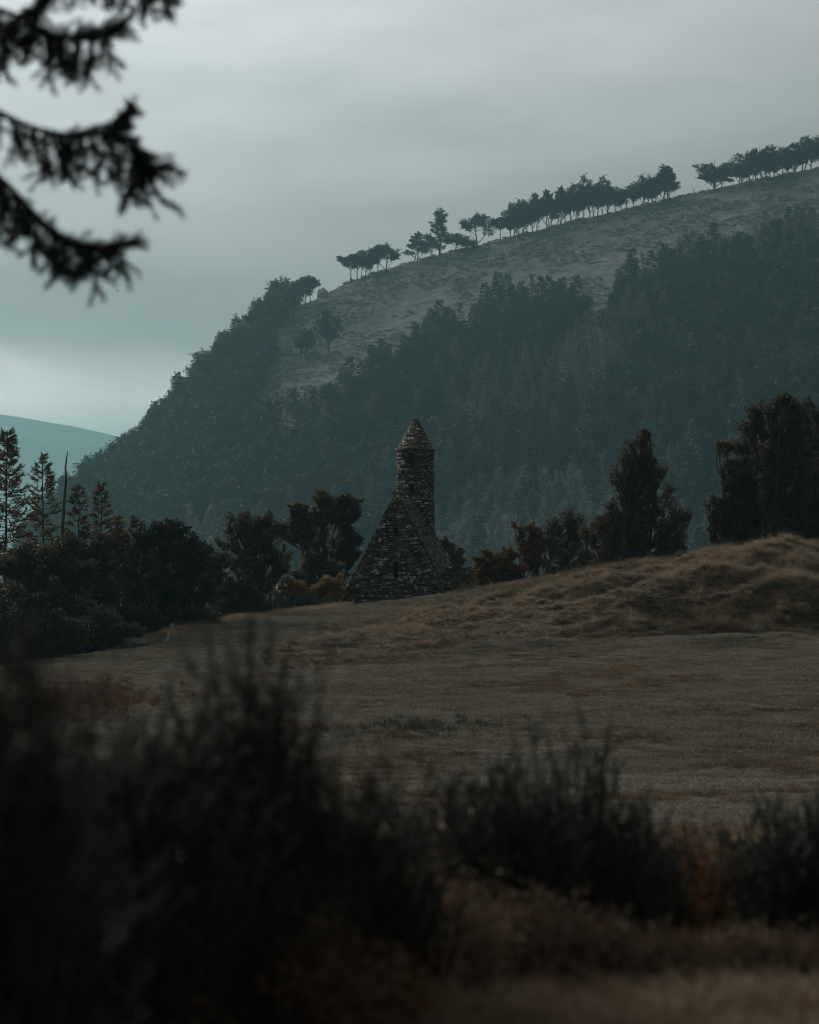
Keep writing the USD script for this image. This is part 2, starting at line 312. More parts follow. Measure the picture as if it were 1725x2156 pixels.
# ------------------------------------------------------------------ growing things
class MB:
    def __init__(s): s.v, s.f, s.n, s.r = [], [], 0, []
    def add(s, v, f, per=None):
        k = per or len(v); s.r.append(np.repeat(_piece_rng.random(len(v) // k), k)); s.v.append(np.asarray(v, float)); s.f.append(np.asarray(f, int) + s.n); s.n += len(v); return s
    def tube(s, p, r, sides=5):
        p = np.asarray(p, float); t = np.gradient(p, axis=0); t /= np.linalg.norm(t, axis=1, keepdims=True) + 1e-12
        a = np.cross(t, np.where(np.abs(t[:, 2:]) < 0.9, [0, 0, 1.0], [1.0, 0, 0])); a /= np.linalg.norm(a, axis=1, keepdims=True) + 1e-12
        b = np.cross(t, a); g = np.arange(sides) * 2 * np.pi / sides
        r = np.broadcast_to(r, (len(p),))
        v = p[:, None] + r[:, None, None] * (np.cos(g)[None, :, None] * a[:, None] + np.sin(g)[None, :, None] * b[:, None])
        i, j = np.meshgrid(np.arange(len(p) - 1), np.arange(sides), indexing='ij')
        q = np.stack([i * sides + j, i * sides + (j + 1) % sides, (i + 1) * sides + (j + 1) % sides, (i + 1) * sides + j], -1).reshape(-1, 4)
        return s.add(v.reshape(-1, 3), np.vstack([q[:, [0, 1, 2]], q[:, [0, 2, 3]]]))
    def leaves(s, P, A, B, l, w):
        """Diamond leaves: from P along A (length l), width w along B."""
        l = np.broadcast_to(l, len(P))[:, None]; w = np.broadcast_to(w, len(P))[:, None]
        v = np.stack([P, P + A * l * .45 + B * w / 2, P + A * l, P + A * l * .45 - B * w / 2], 1).reshape(-1, 3)
        k = np.arange(len(P))[:, None] * 4
        return s.add(v, np.vstack([k + [0, 1, 2], k + [0, 2, 3]]), 4)
    def blades(s, P, A, B, l, w, bend=None):
        """Grass blades or needles: one tapered triangle, or two with a bend."""
        l = np.broadcast_to(l, len(P))[:, None]; w = np.broadcast_to(w, len(P))[:, None]
        if bend is None:
            v = np.stack([P - B * w / 2, P + B * w / 2, P + A * l], 1).reshape(-1, 3)
            return s.add(v, np.arange(len(v)).reshape(-1, 3), 3)
        m = P + A * l * .55
        v = np.stack([P - B * w / 2, P + B * w / 2, m - B * w * .35, m + B * w * .35, P + A * l + bend], 1).reshape(-1, 3)
        k = np.arange(len(P))[:, None] * 5
        return s.add(v, np.vstack([k + [0, 1, 3], k + [0, 3, 2], k + [2, 3, 4]]), 5)
    def out(s):
        v = np.vstack(s.v); PIECES[id(v)] = (v, np.concatenate(s.r)); return v, np.vstack(s.f)
def unit(v): return v / (np.linalg.norm(v, axis=-1, keepdims=True) + 1e-12)
def rnd_dirs(g, n): return unit(g.normal(size=(n, 3)))
def perp(A, g): return unit(np.cross(A, rnd_dirs(g, len(A))))
def bez(p0, p1, p2, n):
    t = np.linspace(0, 1, n)[:, None]; return (1 - t) ** 2 * p0 + 2 * t * (1 - t) * p1 + t * t * p2

def broadleaf(seed, h, lobes, r0, n_leaf, leaf, n_sub=8, spread=.30, up=.3, fork=.35, lean=(0, 0), trunks=1, sides=5, sub_r=.35, trunk_top=None, wood_twigs=0):
    """A tree of lobes: (x, y, z, rx, ry, rz) each with its own limb, side branches and leaves. Returns (wood, leaves)."""
    g = np.random.default_rng(seed); W, L = MB(), MB(); lobes = np.asarray(lobes, float)
    vol = (lobes[:, 3] * lobes[:, 4] * lobes[:, 5]) ** .67; share = np.maximum((vol / vol.sum() * n_leaf).astype(int), 20)
    bases = [np.array([0, 0, -.3])] + [np.append(g.normal(size=2) * r0 * 5, -.3) for _ in range(trunks - 1)]
    top = trunk_top or lobes[:, 2].max()
    stems = []
    for b in bases:
        e = np.array([lean[0] + g.normal() * .04 * h, lean[1] + g.normal() * .04 * h, top * (1 if b is bases[0] else .85)]) + b * .6
        p = bez(b, (b + e) / 2 + np.append(g.normal(size=2) * .05 * h, 0), e, 9); stems.append(p)
        W.tube(p, r0 * (1 - .85 * np.linspace(0, 1, 9) ** .9) * (1 if trunks == 1 else .75), sides + 2)
    for (cx, cy, cz, rx, ry, rz), m in zip(lobes, share):
        c = np.array([cx, cy, cz]); st = stems[g.integers(len(stems))]
        zs = np.clip(cz - (fork + .25 * g.random()) * (rz + np.hypot(cx, cy)) - .1 * h, .12 * h, top * .92)
        k = np.argmin(np.abs(st[:, 2] - zs)); s0 = st[k]
        limb = bez(s0, s0 * .45 + c * .55 + np.array([0, 0, -.12 * h * g.random()]) + g.normal(size=3) * .03 * h, c + [0, 0, rz * .3], 7)
        rl = r0 * (.25 + .3 * min(rx, 2) / 2); W.tube(limb, np.linspace(rl, rl * .3, 7), sides)
        dirs = rnd_dirs(g, n_sub); dirs[:, 2] = dirs[:, 2] * .8 + up * g.random(n_sub); dirs = unit(dirs)
        rad = (.6 + .45 * g.random(n_sub))[:, None]
        tips = c + dirs * rad * [rx, ry, rz]
        per = max(m // n_sub, 4)
        for t in tips:
            s = limb[g.integers(2, 6)]
            br = bez(s, (s + t) / 2 + g.normal(size=3) * .12 * rx, t, 5)
            W.tube(br, np.linspace(rl * sub_r, rl * .08, 5), 3)
            for _ in range(wood_twigs):
                a = br[g.integers(2, 5)]; e = a + rnd_dirs(g, 1)[0] * [rx * .5, ry * .5, rz * .5] + [0, 0, .1 * rz]
                W.tube(bez(a, (a + e) / 2 + g.normal(size=3) * .06 * rx, e, 4), np.linspace(rl * .12, rl * .04, 4), 3)
            tt = .35 + .65 * g.random(per) ** .7
            k0 = np.clip((tt * 4).astype(int), 0, 3); fr = (tt * 4 - k0)[:, None]
            P = br[k0] * (1 - fr) + br[np.minimum(k0 + 1, 4)] * fr + g.normal(size=(per, 3)) * spread * np.array([rx, ry, rz * .8]) * .55
            A = unit(rnd_dirs(g, per) + .5 * unit(P - c) + [0, 0, .15]); B = perp(A, g)
            s_ = leaf * (.6 + .8 * g.random(per)); L.leaves(P, A, B, s_, s_ * .62)
    return W.out(), L.out()

def conifer(seed, h, rad, n_br, n_leaf, leaf, droop=.25, upturn=.15, bare=.08, power=.9, r0=None, width=.22, irregular=.25, twig=.32, n_twig=6, vert=.12):
    """Whorled branches on a straight stem; foliage sprays along each branch and its side twigs."""
    g = np.random.default_rng(seed); W, L = MB(), MB(); r0 = r0 or h * .014
    st = np.stack([np.cumsum(g.normal(size=12)) * .008 * h * .3, np.cumsum(g.normal(size=12)) * .008 * h * .3, np.linspace(-.3, h, 12)], 1); st[:, :2] -= st[0, :2]
    W.tube(st, r0 * (1 - .93 * np.linspace(0, 1, 12)), 6)
    zz = bare + (1 - bare) * ((np.arange(n_br) + g.random(n_br)) / n_br) ** .85
    per = max(n_leaf // n_br, 6)
    for i, t in enumerate(zz):
        z = t * h; k = np.clip(t * 11, 0, 10.99); s0 = st[int(k)] * (1 - k % 1) + st[int(k) + 1] * (k % 1)
        az = i * 2.4 + g.normal() * .5; ln = rad * ((1 - t) ** power + .05) * (1 - irregular * g.random())
        d = np.array([math.cos(az), math.sin(az), 0])
        e = s0 + d * ln + [0, 0, -droop * ln + upturn * ln + (t - .5) * .25 * ln]
        m = s0 + d * ln * .55 + [0, 0, -droop * ln * .6 + (t - .4) * .2 * ln]
        br = bez(s0, m, e, 6); W.tube(br, np.linspace(r0 * .34 * (1.05 - t), r0 * .05, 6), 3)
        side = np.array([-d[1], d[0], 0])
        nt = n_twig; q = per // (nt + 1)
        def sprays(path, n):
            tt = g.random(n) ** .8; k0 = np.clip((tt * (len(path) - 1)).astype(int), 0, len(path) - 2); fr = (tt * (len(path) - 1) - k0)[:, None]
            P = path[k0] * (1 - fr) + path[k0 + 1] * fr; T = unit(path[k0 + 1] - path[k0])
            A = unit(T * .9 + rnd_dirs(g, n) * .75 + [0, 0, .30]); B = perp(A, g); s_ = leaf * (.6 + .7 * g.random(n))
            L.leaves(P - A * s_[:, None] * .15, A, B, s_, s_ * width)
        sprays(br, q)
        for j in range(nt):
            u = .25 + .72 * (j + g.random()) / nt; k0 = min(int(u * 5), 4); p = br[k0] * (1 - (u * 5 - k0)) + br[k0 + 1] * (u * 5 - k0)
            tl = ln * twig * (1.15 - u) + leaf * .5; sg = 1 if j % 2 else -1
            ee = p + unit(d * .7 + side * sg * (.6 + .5 * g.random()))* tl + [0, 0, (.10 - droop * .5) * tl + g.normal() * vert * tl]
            tw = bez(p, (p + ee) / 2 + [0, 0, -.08 * tl], ee, 4); W.tube(tw, np.linspace(r0 * .1, r0 * .03, 4), 3); sprays(tw, q)
    return W.out(), L.out()

def larch_mesh(seed, h, rad, n_br, r0=.13, power=.62, shoot=.17, n_tw=8, bare=.12):
    """Larch: open whorls of upswept branches, each with feathery twigs set with narrow tufts."""
    g = np.random.default_rng(seed); W, L = MB(), MB()
    st = np.stack([np.cumsum(g.normal(size=12)) * .02, np.cumsum(g.normal(size=12)) * .02, np.linspace(-.3, h, 12)], 1); W.tube(st, r0 * (1 - .9 * np.linspace(0, 1, 12)), 6)
    def tufts(path, ln):
        n = max(int(ln * 62), 5); t = (g.random(n) ** .85) * (len(path) - 1.001); k = t.astype(int); f = (t - k)[:, None]; P = path[k] * (1 - f) + path[k + 1] * f; T = unit(path[k + 1] - path[k])
        A = unit(T * .9 + rnd_dirs(g, n) * .5 + [0, 0, .28]); s_ = shoot * g.uniform(.5, 1.1, n); L.leaves(P, A, perp(A, g), s_, s_ * .16 + .008)
    for i in range(n_br):
        t = bare + (1 - bare) * ((i + g.random()) / n_br) ** .8; z = t * h; k = min(t * 11, 10.99); s0 = st[int(k)] * (1 - k % 1) + st[int(k) + 1] * (k % 1)
        az = i * 2.4 + g.normal() * .6; ln = rad * (1 - t) ** power * g.uniform(.45, 1.08) + .12; d = np.array([math.cos(az), math.sin(az), 0]); side = np.array([-d[1], d[0], 0])
        rise = -.22 + .75 * t ** 2.2
        br = bez(s0, s0 + d * ln * .6 + [0, 0, (rise - .18) * ln], s0 + d * ln + [0, 0, (rise + .12 + g.normal() * .1) * ln], 8); W.tube(br, np.linspace(r0 * .30 * (1.1 - t), .006, 8), 4); tufts(br[2:], ln * .75)
        for j in range(n_tw):
            u = .22 + .76 * (j + g.random()) / n_tw; q = u * 6.99; p = br[int(q)] * (1 - q % 1) + br[int(q) + 1] * (q % 1); tl = (.20 + .40 * ln * (1.15 - u)) * g.uniform(.5, 1.15)
            e = p + unit(d * .8 + side * (1 if j % 2 else -1) * g.uniform(.3, 1.0) + [0, 0, g.normal() * .45 + .1]) * tl; tw = bez(p, (p + e) / 2 - [0, 0, .12 * tl], e + [0, 0, .10 * tl], 4); W.tube(tw, [.012, .010, .008, .004], 3); tufts(tw, tl)
    tufts(st[-2:], h / 11)
    return W.out(), L.out()

def grass_tuft(seed, n, h, r, w, lean=.5, bend=.35):
    g = np.random.default_rng(seed); m = MB()
    rr = r * np.sqrt(g.random(n)); az = g.random(n) * 6.283
    P = np.stack([rr * np.cos(az), rr * np.sin(az), 0 * rr - .03], 1)
    A = unit(np.stack([np.cos(az) * lean * rr / r + g.normal(size=n) * .25, np.sin(az) * lean * rr / r + g.normal(size=n) * .25, np.ones(n)], 1))
    B = perp(A, g); l = h * (.45 + .75 * g.random(n))
    m.blades(P, A, B, l, w, bend=np.stack([A[:, 0] * l * bend * 1.6, A[:, 1] * l * bend * 1.6, -l * bend * (.2 + .5 * g.random(n))], 1))
    return m.out()

# leaf and bark materials
MAT = dict(
    bark=bark_material('dark_bark', (.020, .016, .013), (.060, .050, .040)),
    pale_bark=bark_material('pale_bark', (.10, .09, .08), (.22, .19, .16)),
    pine=leaf_material('pine_needles', (.004, .010, .009), (.030, .060, .050), .15, .25),
    spruce=leaf_material('spruce_needles', (.004, .011, .010), (.031, .062, .053), .15, .2),
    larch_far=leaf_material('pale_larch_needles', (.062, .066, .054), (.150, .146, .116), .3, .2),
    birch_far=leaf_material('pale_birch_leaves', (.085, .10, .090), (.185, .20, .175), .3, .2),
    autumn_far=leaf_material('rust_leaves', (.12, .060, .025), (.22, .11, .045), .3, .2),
    larch=leaf_material('larch_needles', (.045, .032, .015), (.17, .112, .048), .30, .8),
    dark=leaf_material('dark_evergreen_leaves', (.011, .014, .013), (.055, .060, .050), .15, .9, .75),
    brown=leaf_material('brown_green_leaves', (.034, .029, .018), (.125, .098, .060), .30, .8),
    olive=leaf_material('olive_leaves', (.038, .035, .023), (.138, .116, .070), .32, .8),
    yellow=leaf_material('yellow_brown_leaves', (.085, .060, .024), (.27, .18, .066), .35, .8),
    rust=leaf_material('rust_brown_leaves', (.060, .032, .012), (.20, .105, .038), .32, .9),
    birch=leaf_material('birch_leaves', (.026, .023, .015), (.108, .084, .050), .30, .9),
    broom=leaf_material('broom_shoots', (.014, .017, .015), (.054, .056, .044), .2, 3.0),
    heather=leaf_material('heather_sprigs', (.045, .030, .018), (.17, .105, .058), .2, 3.0),
    bracken=leaf_material('rusty_bracken', (.07, .030, .010), (.20, .085, .026), .3, 4.0),
    needle=leaf_material('near_spruce_needles', (.010, .014, .012), (.030, .038, .030), .12, 6.0),
    grass=leaf_material('short_grass', (.050, .048, .037), (.27, .24, .178), .25, .42),
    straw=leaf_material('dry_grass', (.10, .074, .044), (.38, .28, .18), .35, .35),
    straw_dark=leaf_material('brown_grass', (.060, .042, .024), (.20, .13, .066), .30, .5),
    sedge=leaf_material('red_sedge_blades', (.040, .020, .010), (.12, .055, .025), .25, 2.0),
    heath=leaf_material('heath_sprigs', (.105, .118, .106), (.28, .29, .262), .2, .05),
)
# ------------------------------------------------------------------ the stone church with its round belfry
CD0 = 150.0                                               # distance of the near gable
CHX, YAW = (831 - CX) / F * CD0, math.radians(9.8)
RIDGE = (YH - 1054) / F * CD0 + .05; GROUND = -5.9        # heights above the eye level
LEN_, PITCH, FLAT = 8.0, 1.91, .18
HALF = 3.36; EAVE = RIDGE - (HALF - FLAT) * PITCH
stone_mat = M('lichen_stone', {
    'g': ('geometry', {}), 'oi': ('object_info', {}), 'at': ('attribute', {'attribute': 'piece'}),
    'mp': ('mapping', {'mapping_type': 'point', 'scale': (1, 1, 1.7)}),
    'n1': ('noise_texture', {'scale': 4.2, 'detail': 5.0, 'roughness': 0.62}), 'n2': ('noise_texture', {'scale': 22.0, 'detail': 4.0}), 'n3': ('noise_texture', {'scale': .8, 'detail': 3.0}),
    'a': ('math', {'math_type': 'multiply_add', 'value2': .55}), 'f': ('math', {'math_type': 'fraction'}), 'sum': ('math', {'math_type': 'add'}),
    'tone': ('rgb_ramp', {'ramp': [(0.0, (.024, .020, .016)), (0.35, (.056, .045, .034)), (0.75, (.105, .083, .060)), (0.95, (.15, .12, .09)), (1.0, (.24, .20, .165))]}),
    'lf': ('math', {'math_type': 'multiply_add', 'value2': 0.09}), 'lz': ('math', {'math_type': 'multiply_add', 'value2': .30}), 'll': ('rgb_ramp', {'ramp': [(.785, (0, 0, 0)), (.835, (1, 1, 1))]}),
    'mx': ('mix_color', {'blend_type': 'mix', 'b': (.50, .48, .43)}),
    'b': ('bump', {'strength': .8, 'distance': .02}), 'p': ('principled_bsdf', {'roughness': .85, 'specular_ior_level': .25})},
    [('g.position', 'mp.vector'), ('mp.vector', 'n1.vector'), ('g.position', 'n2.vector'), ('g.position', 'n3.vector'), ('oi.random', 'sum.value1'), ('at.fac', 'sum.value2'), ('sum.value', 'f.value1'), ('n2.fac', 'a.value1'),
     ('f.value', 'a.value3'), ('a.value', 'tone.fac') if False else ('f.value', 'tone.fac'), ('f.value', 'lf.value1'), ('n1.fac', 'lf.value3'), ('n3.fac', 'lz.value1'), ('lf.value', 'lz.value3'), ('lz.value', 'll.fac'),
     ('ll.color', 'mx.fac'), ('tone.color', 'mx.a'), ('mx.result', 'p.base_color'), ('n2.fac', 'b.height'), ('b.normal', 'p.normal')])
slab_mat = M('dark_roof_slab', {
    'g': ('geometry', {}), 'oi': ('object_info', {}), 'at': ('attribute', {'attribute': 'piece'}),
    'mp': ('mapping', {'mapping_type': 'point', 'scale': (1, 1, 1.7)}),
    'n1': ('noise_texture', {'scale': 4.2, 'detail': 5.0, 'roughness': 0.62}), 'n2': ('noise_texture', {'scale': 22.0, 'detail': 4.0}), 'n3': ('noise_texture', {'scale': .8, 'detail': 3.0}),
    'a': ('math', {'math_type': 'multiply_add', 'value2': .55}), 'f': ('math', {'math_type': 'fraction'}), 'sum': ('math', {'math_type': 'add'}),
    'tone': ('rgb_ramp', {'ramp': [(0.0, (.014, .013, .012)), (0.4, (.028, .025, .022)), (0.8, (.050, .044, .037)), (1.0, (.10, .09, .078))]}),
    'lf': ('math', {'math_type': 'multiply_add', 'value2': 0.09}), 'lz': ('math', {'math_type': 'multiply_add', 'value2': .30}), 'll': ('rgb_ramp', {'ramp': [(.85, (0, 0, 0)), (.90, (1, 1, 1))]}),
    'mx': ('mix_color', {'blend_type': 'mix', 'b': (.50, .48, .43)}),
    'b': ('bump', {'strength': .8, 'distance': .02}), 'p': ('principled_bsdf', {'roughness': .85, 'specular_ior_level': .25})},
    [('g.position', 'mp.vector'), ('mp.vector', 'n1.vector'), ('g.position', 'n2.vector'), ('g.position', 'n3.vector'), ('oi.random', 'sum.value1'), ('at.fac', 'sum.value2'), ('sum.value', 'f.value1'), ('n2.fac', 'a.value1'),
     ('f.value', 'a.value3'), ('a.value', 'tone.fac') if False else ('f.value', 'tone.fac'), ('f.value', 'lf.value1'), ('n1.fac', 'lf.value3'), ('n3.fac', 'lz.value1'), ('lf.value', 'lz.value3'), ('lz.value', 'll.fac'),
     ('ll.color', 'mx.fac'), ('tone.color', 'mx.a'), ('mx.result', 'p.base_color'), ('n2.fac', 'b.height'), ('b.normal', 'p.normal')])
mortar_mat = M('shadowed_joint', {'g': ('geometry', {}), 'n': ('noise_texture', {'scale': 9.0, 'detail': 4.0}), 'r': ('rgb_ramp', {'ramp': [(.3, (.010, .009, .008)), (.7, (.030, .025, .020))]}), 'p': ('principled_bsdf', {'roughness': .95})},
    [('g.position', 'n.vector'), ('n.fac', 'r.fac'), ('r.color', 'p.base_color')])  # dark mortar of the joints and the backing walls
board_mat = bark_material('weathered_boards', (.012, .016, .017), (.040, .050, .052), 9.0)
post_mat = bark_material('weathered_post', (.22, .165, .12), (.46, .35, .26), 12.0)

church = thing('stone_church', 'dark lichen speckled stone church with steep gable and round belfry tower', 'church', (CHX, CD0, GROUND), -YAW)
BOXF = np.array([[0, 2, 1], [0, 3, 2], [4, 5, 6], [4, 6, 7], [0, 1, 5], [0, 5, 4], [1, 2, 6], [1, 6, 5], [2, 3, 7], [2, 7, 6], [3, 0, 4], [3, 4, 7]])
def stone_box(g, x0, x1, z0, z1, depth, proud, j=.018):
    """A rough stone in a wall whose face is y = 0: front pushed out by proud."""
    v = np.array([[x0, -proud, z0], [x1, -proud, z0], [x1, depth, z0], [x0, depth, z0], [x0, -proud, z1], [x1, -proud, z1], [x1, depth, z1], [x0, depth, z1]], float)
    ch = min(.02, (z1 - z0) * .22, (x1 - x0) * .2)
    v[[0, 4], 0] += ch * g.random(2); v[[1, 5], 0] -= ch * g.random(2); v[[0, 1], 2] += ch * g.random(2); v[[4, 5], 2] -= ch * g.random(2)
    v += g.normal(size=v.shape) * [j * .6, j, j * .35]
    return v
def courses(g, z0, z1, hmin, hmax):
    z = [z0]
    while z[-1] < z1: z.append(z[-1] + g.uniform(hmin, hmax))
    return list(zip(z[:-1], z[1:]))
def lay(g, spans_at, z0, z1, holes, hmin=.06, hmax=.20, lmin=.10, lmax=.42, depth=.25, gap=.012):
    """Stones for a wall in the xz plane; spans_at(z) -> (xa, xb) or None; holes: (x0, x1, z0, z1)."""
    out = []
    for a, b in courses(g, z0, z1, hmin, hmax):
        s = spans_at((a + b) / 2)
        if s is None: continue
        cuts = [s]
        for hx0, hx1, hz0, hz1 in holes:
            if b > hz0 + .02 and a < hz1 - .02:
                cuts = [p for xa, xb in cuts for p in ((xa, min(xb, hx0)), (max(xa, hx1), xb)) if p[1] - p[0] > .05]
        for xa, xb in cuts:
            x = xa + g.normal() * .02
            while x < xb - .05:
                l = g.uniform(lmin, lmax) * (.55 + 3.6 * (b - a)); e = min(x + l, xb + g.uniform(-.02, .02))
                if xb - e < .1: e = xb + g.uniform(-.02, .02)
                wz = .10 * (meshkit.noise(np.array([(x + e) * .45, a * 1.1, 3.3])) - .5) * min(1, (a - z0) * 3) + g.normal() * .006; out.append((x + gap / 2, e - gap / 2, a + gap / 2 + wz, b - gap / 2 + wz + g.normal() * .008, depth, abs(g.normal()) * .03)); x = e
    return out
def build_stones(g, items, parent, n_single, transform=lambda v: v, name='stone', rest='stonework', pick=None):
    area = np.array([(i[1] - i[0]) * (i[3] - i[2]) for i in items])
    if pick is not None: area = area * pick(items)
    order = np.argsort(-area); single = set(order[:n_single].tolist()); m = MB()
    for k, it in enumerate(items):
        v = transform(stone_box(g, *it))
        if k in single and area[k] > 0: obj(name, (v, BOXF), stone_mat, parent)
        else: m.add(v, BOXF)
    if m.n: tag(obj(rest, m.out(), stone_mat, parent), kind='stuff')
def prism(poly, y0, y1):
    """Extrude an xz polygon from y0 to y1."""
    import shapely
    s = shapely.Polygon(poly); m = trimesh.creation.extrude_polygon(s, y1 - y0, engine='earcut')
    v = m.vertices.copy(); v = np.stack([v[:, 0], y1 - v[:, 2], v[:, 1]], 1); return v, m.faces
R0, EV = RIDGE - GROUND, EAVE - GROUND                    # in church coordinates
def zc(y): return (YH - y) / F * CD0 - GROUND
HOLES = [(.085 - .125, .085 + .125, zc(1130), zc(1111)), (.062 - .13, .062 + .13, zc(1215), zc(1183)),
         (-1.10, -.94, zc(1169), zc(1163)), (1.14, 1.33, zc(1171), zc(1164)), (-1.66, -1.50, zc(1224), zc(1218)), (1.52, 1.68, zc(1223), zc(1217))]
def gable_span(z):
    if z > R0: return None
    w = FLAT + max(R0 - z, 0) / PITCH if z > EV else HALF - .05
    return (-w, w)
g = np.random.default_rng(11)
gable = obj('gable_wall', prism([(-HALF + .1, -.3), (HALF - .1, -.3), (HALF - .1, EV), (FLAT - .05, R0 - .12), (-FLAT + .05, R0 - .12), (-HALF + .1, EV)], .035, .55), mortar_mat, church)
# the openings: cut through the wall
import manifold3d as m3
def to_man(vf): return m3.Manifold(m3.Mesh(vert_properties=np.asarray(vf[0], np.float32), tri_verts=np.asarray(vf[1], np.uint32)))
def cut(vf, boxes):
    a = trimesh.Trimesh(*vf, process=True); a.fix_normals(); a = to_man((a.vertices, a.faces))
    for b in boxes: a = a - m3.Manifold.cube([b[1] - b[0], b[3] - b[2], b[5] - b[4]]).translate([b[0], b[2], b[4]])
    k = a.to_mesh(); return np.asarray(k.vert_properties)[:, :3], np.asarray(k.tri_verts)
stage.RemovePrim(gable.GetPath())
gable = usdkit.mesh(stage, '/World/stone_church/gable_wall', cut(prism([(-HALF + .1, -.3), (HALF - .1, -.3), (HALF - .1, EV), (FLAT - .05, R0 - .12), (-FLAT + .05, R0 - .12), (-HALF + .1, EV)], .035, .75),
        [(h[0], h[1], -.2, .62, h[2], h[3]) for h in HOLES]), mortar_mat).GetPrim()
items = lay(g, gable_span, 2.6, R0 + .05, HOLES)
vis = lambda its: np.array([1.0 if (i[2] > 3.0) else 0.0 for i in its])
build_stones(g, items, gable, 165, pick=vis)
for (x0, x1, z0, z1) in HOLES[:2]:
    for nm, (a, b, c, d) in (('window_lintel', (x0 - .10, x1 + .10, z1 - .0, z1 + .10)), ('window_sill', (x0 - .06, x1 + .06, z0 - .07, z0))):
        obj(nm, (stone_box(g, a, b, c, d, .3, .03, .008), BOXF), stone_mat, gable)
# the cross on the gable's peak
cr = [(-.075, 0), (.075, 0), (.07, .20), (.07, .30), (.20, .29), (.20, .43), (.07, .43), (.065, .60), (-.065, .60), (-.07, .43), (-.20, .43), (-.20, .29), (-.07, .30), (-.07, .20)]
cv, cf = prism(cr, .10, .24); cv[:, 2] += R0 + .02; cv[:, 0] += -.02
cross = obj('stone_cross', (cv, cf), stone_mat, church)
bm = MB(); bm.add(stone_box(g, -.26, .26, R0 - .06, R0 + .05, .40, .04, .01), BOXF); obj('cross_base', bm.out(), stone_mat, church)
# long walls below the eaves and the far gable
body = prism([(-HALF + .25, -.3), (HALF - .25, -.3), (HALF - .25, EV), (FLAT - .1, R0 - .3), (-FLAT + .1, R0 - .3), (-HALF + .25, EV)], .78, LEN_)
obj('nave_wall', body, mortar_mat, church)
# roof: overlapping stone slabs on both slopes, rows parallel to the ridge
def roof_slope(side):
    m = MB(); sl = math.hypot(HALF - FLAT + .12, (HALF - FLAT + .12) * PITCH); n = np.array([side * PITCH, 0, 1.0]); n /= np.linalg.norm(n)
    dn = np.array([side * 1.0, 0, -PITCH]); dn /= np.linalg.norm(dn)
    s = sl
    while s > -.05:
        hgt = g.uniform(.12, .22); y = .42 + g.uniform(0, .1)
        while y < LEN_:
            w = g.uniform(.18, .5); t = g.uniform(.035, .075); sag = .28 * ((y / LEN_) ** 2)
            o = np.array([side * FLAT, y, R0 - sag]) + dn * s
            lift = n * (.03 + g.uniform(0, .03)); Y = np.array([0, w - .012, 0])
            b0, b1 = o + lift, o - dn * (hgt + .08) - n * .02
            v = np.array([b0, b0 + Y, b0 + Y + n * t, b0 + n * t, b1, b1 + Y, b1 + Y + n * t, b1 + n * t]) + g.normal(size=(8, 3)) * .012
            m.add(v, BOXF); y += w
        s -= hgt
    return m
rf = roof_slope(1); rl = roof_slope(-1)
roof = obj('roof', rf.add(*rl.out(), 8).out(), slab_mat, church)
m = MB(); y = .45
while y < LEN_ - 1.9:
    l = g.uniform(.35, .7); sag = .28 * ((y / LEN_) ** 2); m.add(stone_box(g, -.22, .22, R0 - .05 - sag, R0 + .06 - sag, l - .02, 0, .02) + [0, y, 0], BOXF); y += l
tag(obj('ridge_stones', m.out(), stone_mat, roof), kind='stuff')
# round belfry
TX, TY = .02, LEN_ - .85
TB, TE = R0 - 1.4 - 1.3, 7.02 - GROUND
tower = UsdGeom.Xform.Define(stage, '/World/stone_church/belfry_tower'); tower.AddTranslateOp().Set(Gf.Vec3d(TX, TY, 0)); tower = tower.GetPrim()
def trad(z): return 1.155 - .035 * (z - TB) / (TE - TB)
def wrap(v):
    """Bend a wall laid out along x (arc length, 0 faces the camera) with face y = 0 round the tower."""
    r = np.array([trad(z) for z in v[:, 2]]) - v[:, 1]; a = v[:, 0] / 1.14 + YAW * 0
    return np.stack([r * np.sin(a), -r * np.cos(a), v[:, 2]], 1)
def ztow(y): return (YH - y) / F * 157.0 - GROUND
cxw = -.19 + .17                                       # openings sit slightly left of the middle
THOLES = [(-.10 - .225, -.10 + .225, ztow(988), ztow(955.5)), (-.065 - .165, -.065 + .165, ztow(1039), ztow(1020))]
per = 2 * math.pi * 1.14
items = lay(g, lambda z: (-per / 2, per / 2), TB, TE, THOLES, .05, .125, .10, .40, .25, .010)
core = trimesh.creation.cylinder(radius=1.0, height=1.0, sections=48); cvv = core.vertices.copy(); cvv[:, 2] = TB + (cvv[:, 2] + .5) * (TE - TB - .01)
rr = np.array([trad(z) for z in cvv[:, 2]]) - .035; on = np.hypot(cvv[:, 0], cvv[:, 1]) > .5; cvv[on, 0] *= rr[on]; cvv[on, 1] *= rr[on]
usdkit.mesh(stage, '/World/stone_church/belfry_tower/wall', cut((cvv, core.faces), [(h[0] + .0, h[1] - .0, -1.4, -.62, h[2], h[3]) for h in THOLES]), mortar_mat)
front = lambda its: np.array([1.0 if abs((i[0] + i[1]) / 2) < 1.3 and i[2] > R0 - .6 else 0.0 for i in its])
# subdivide long stones a little so that they follow the curve
build_stones(g, items, tower, 130, transform=wrap, pick=front)
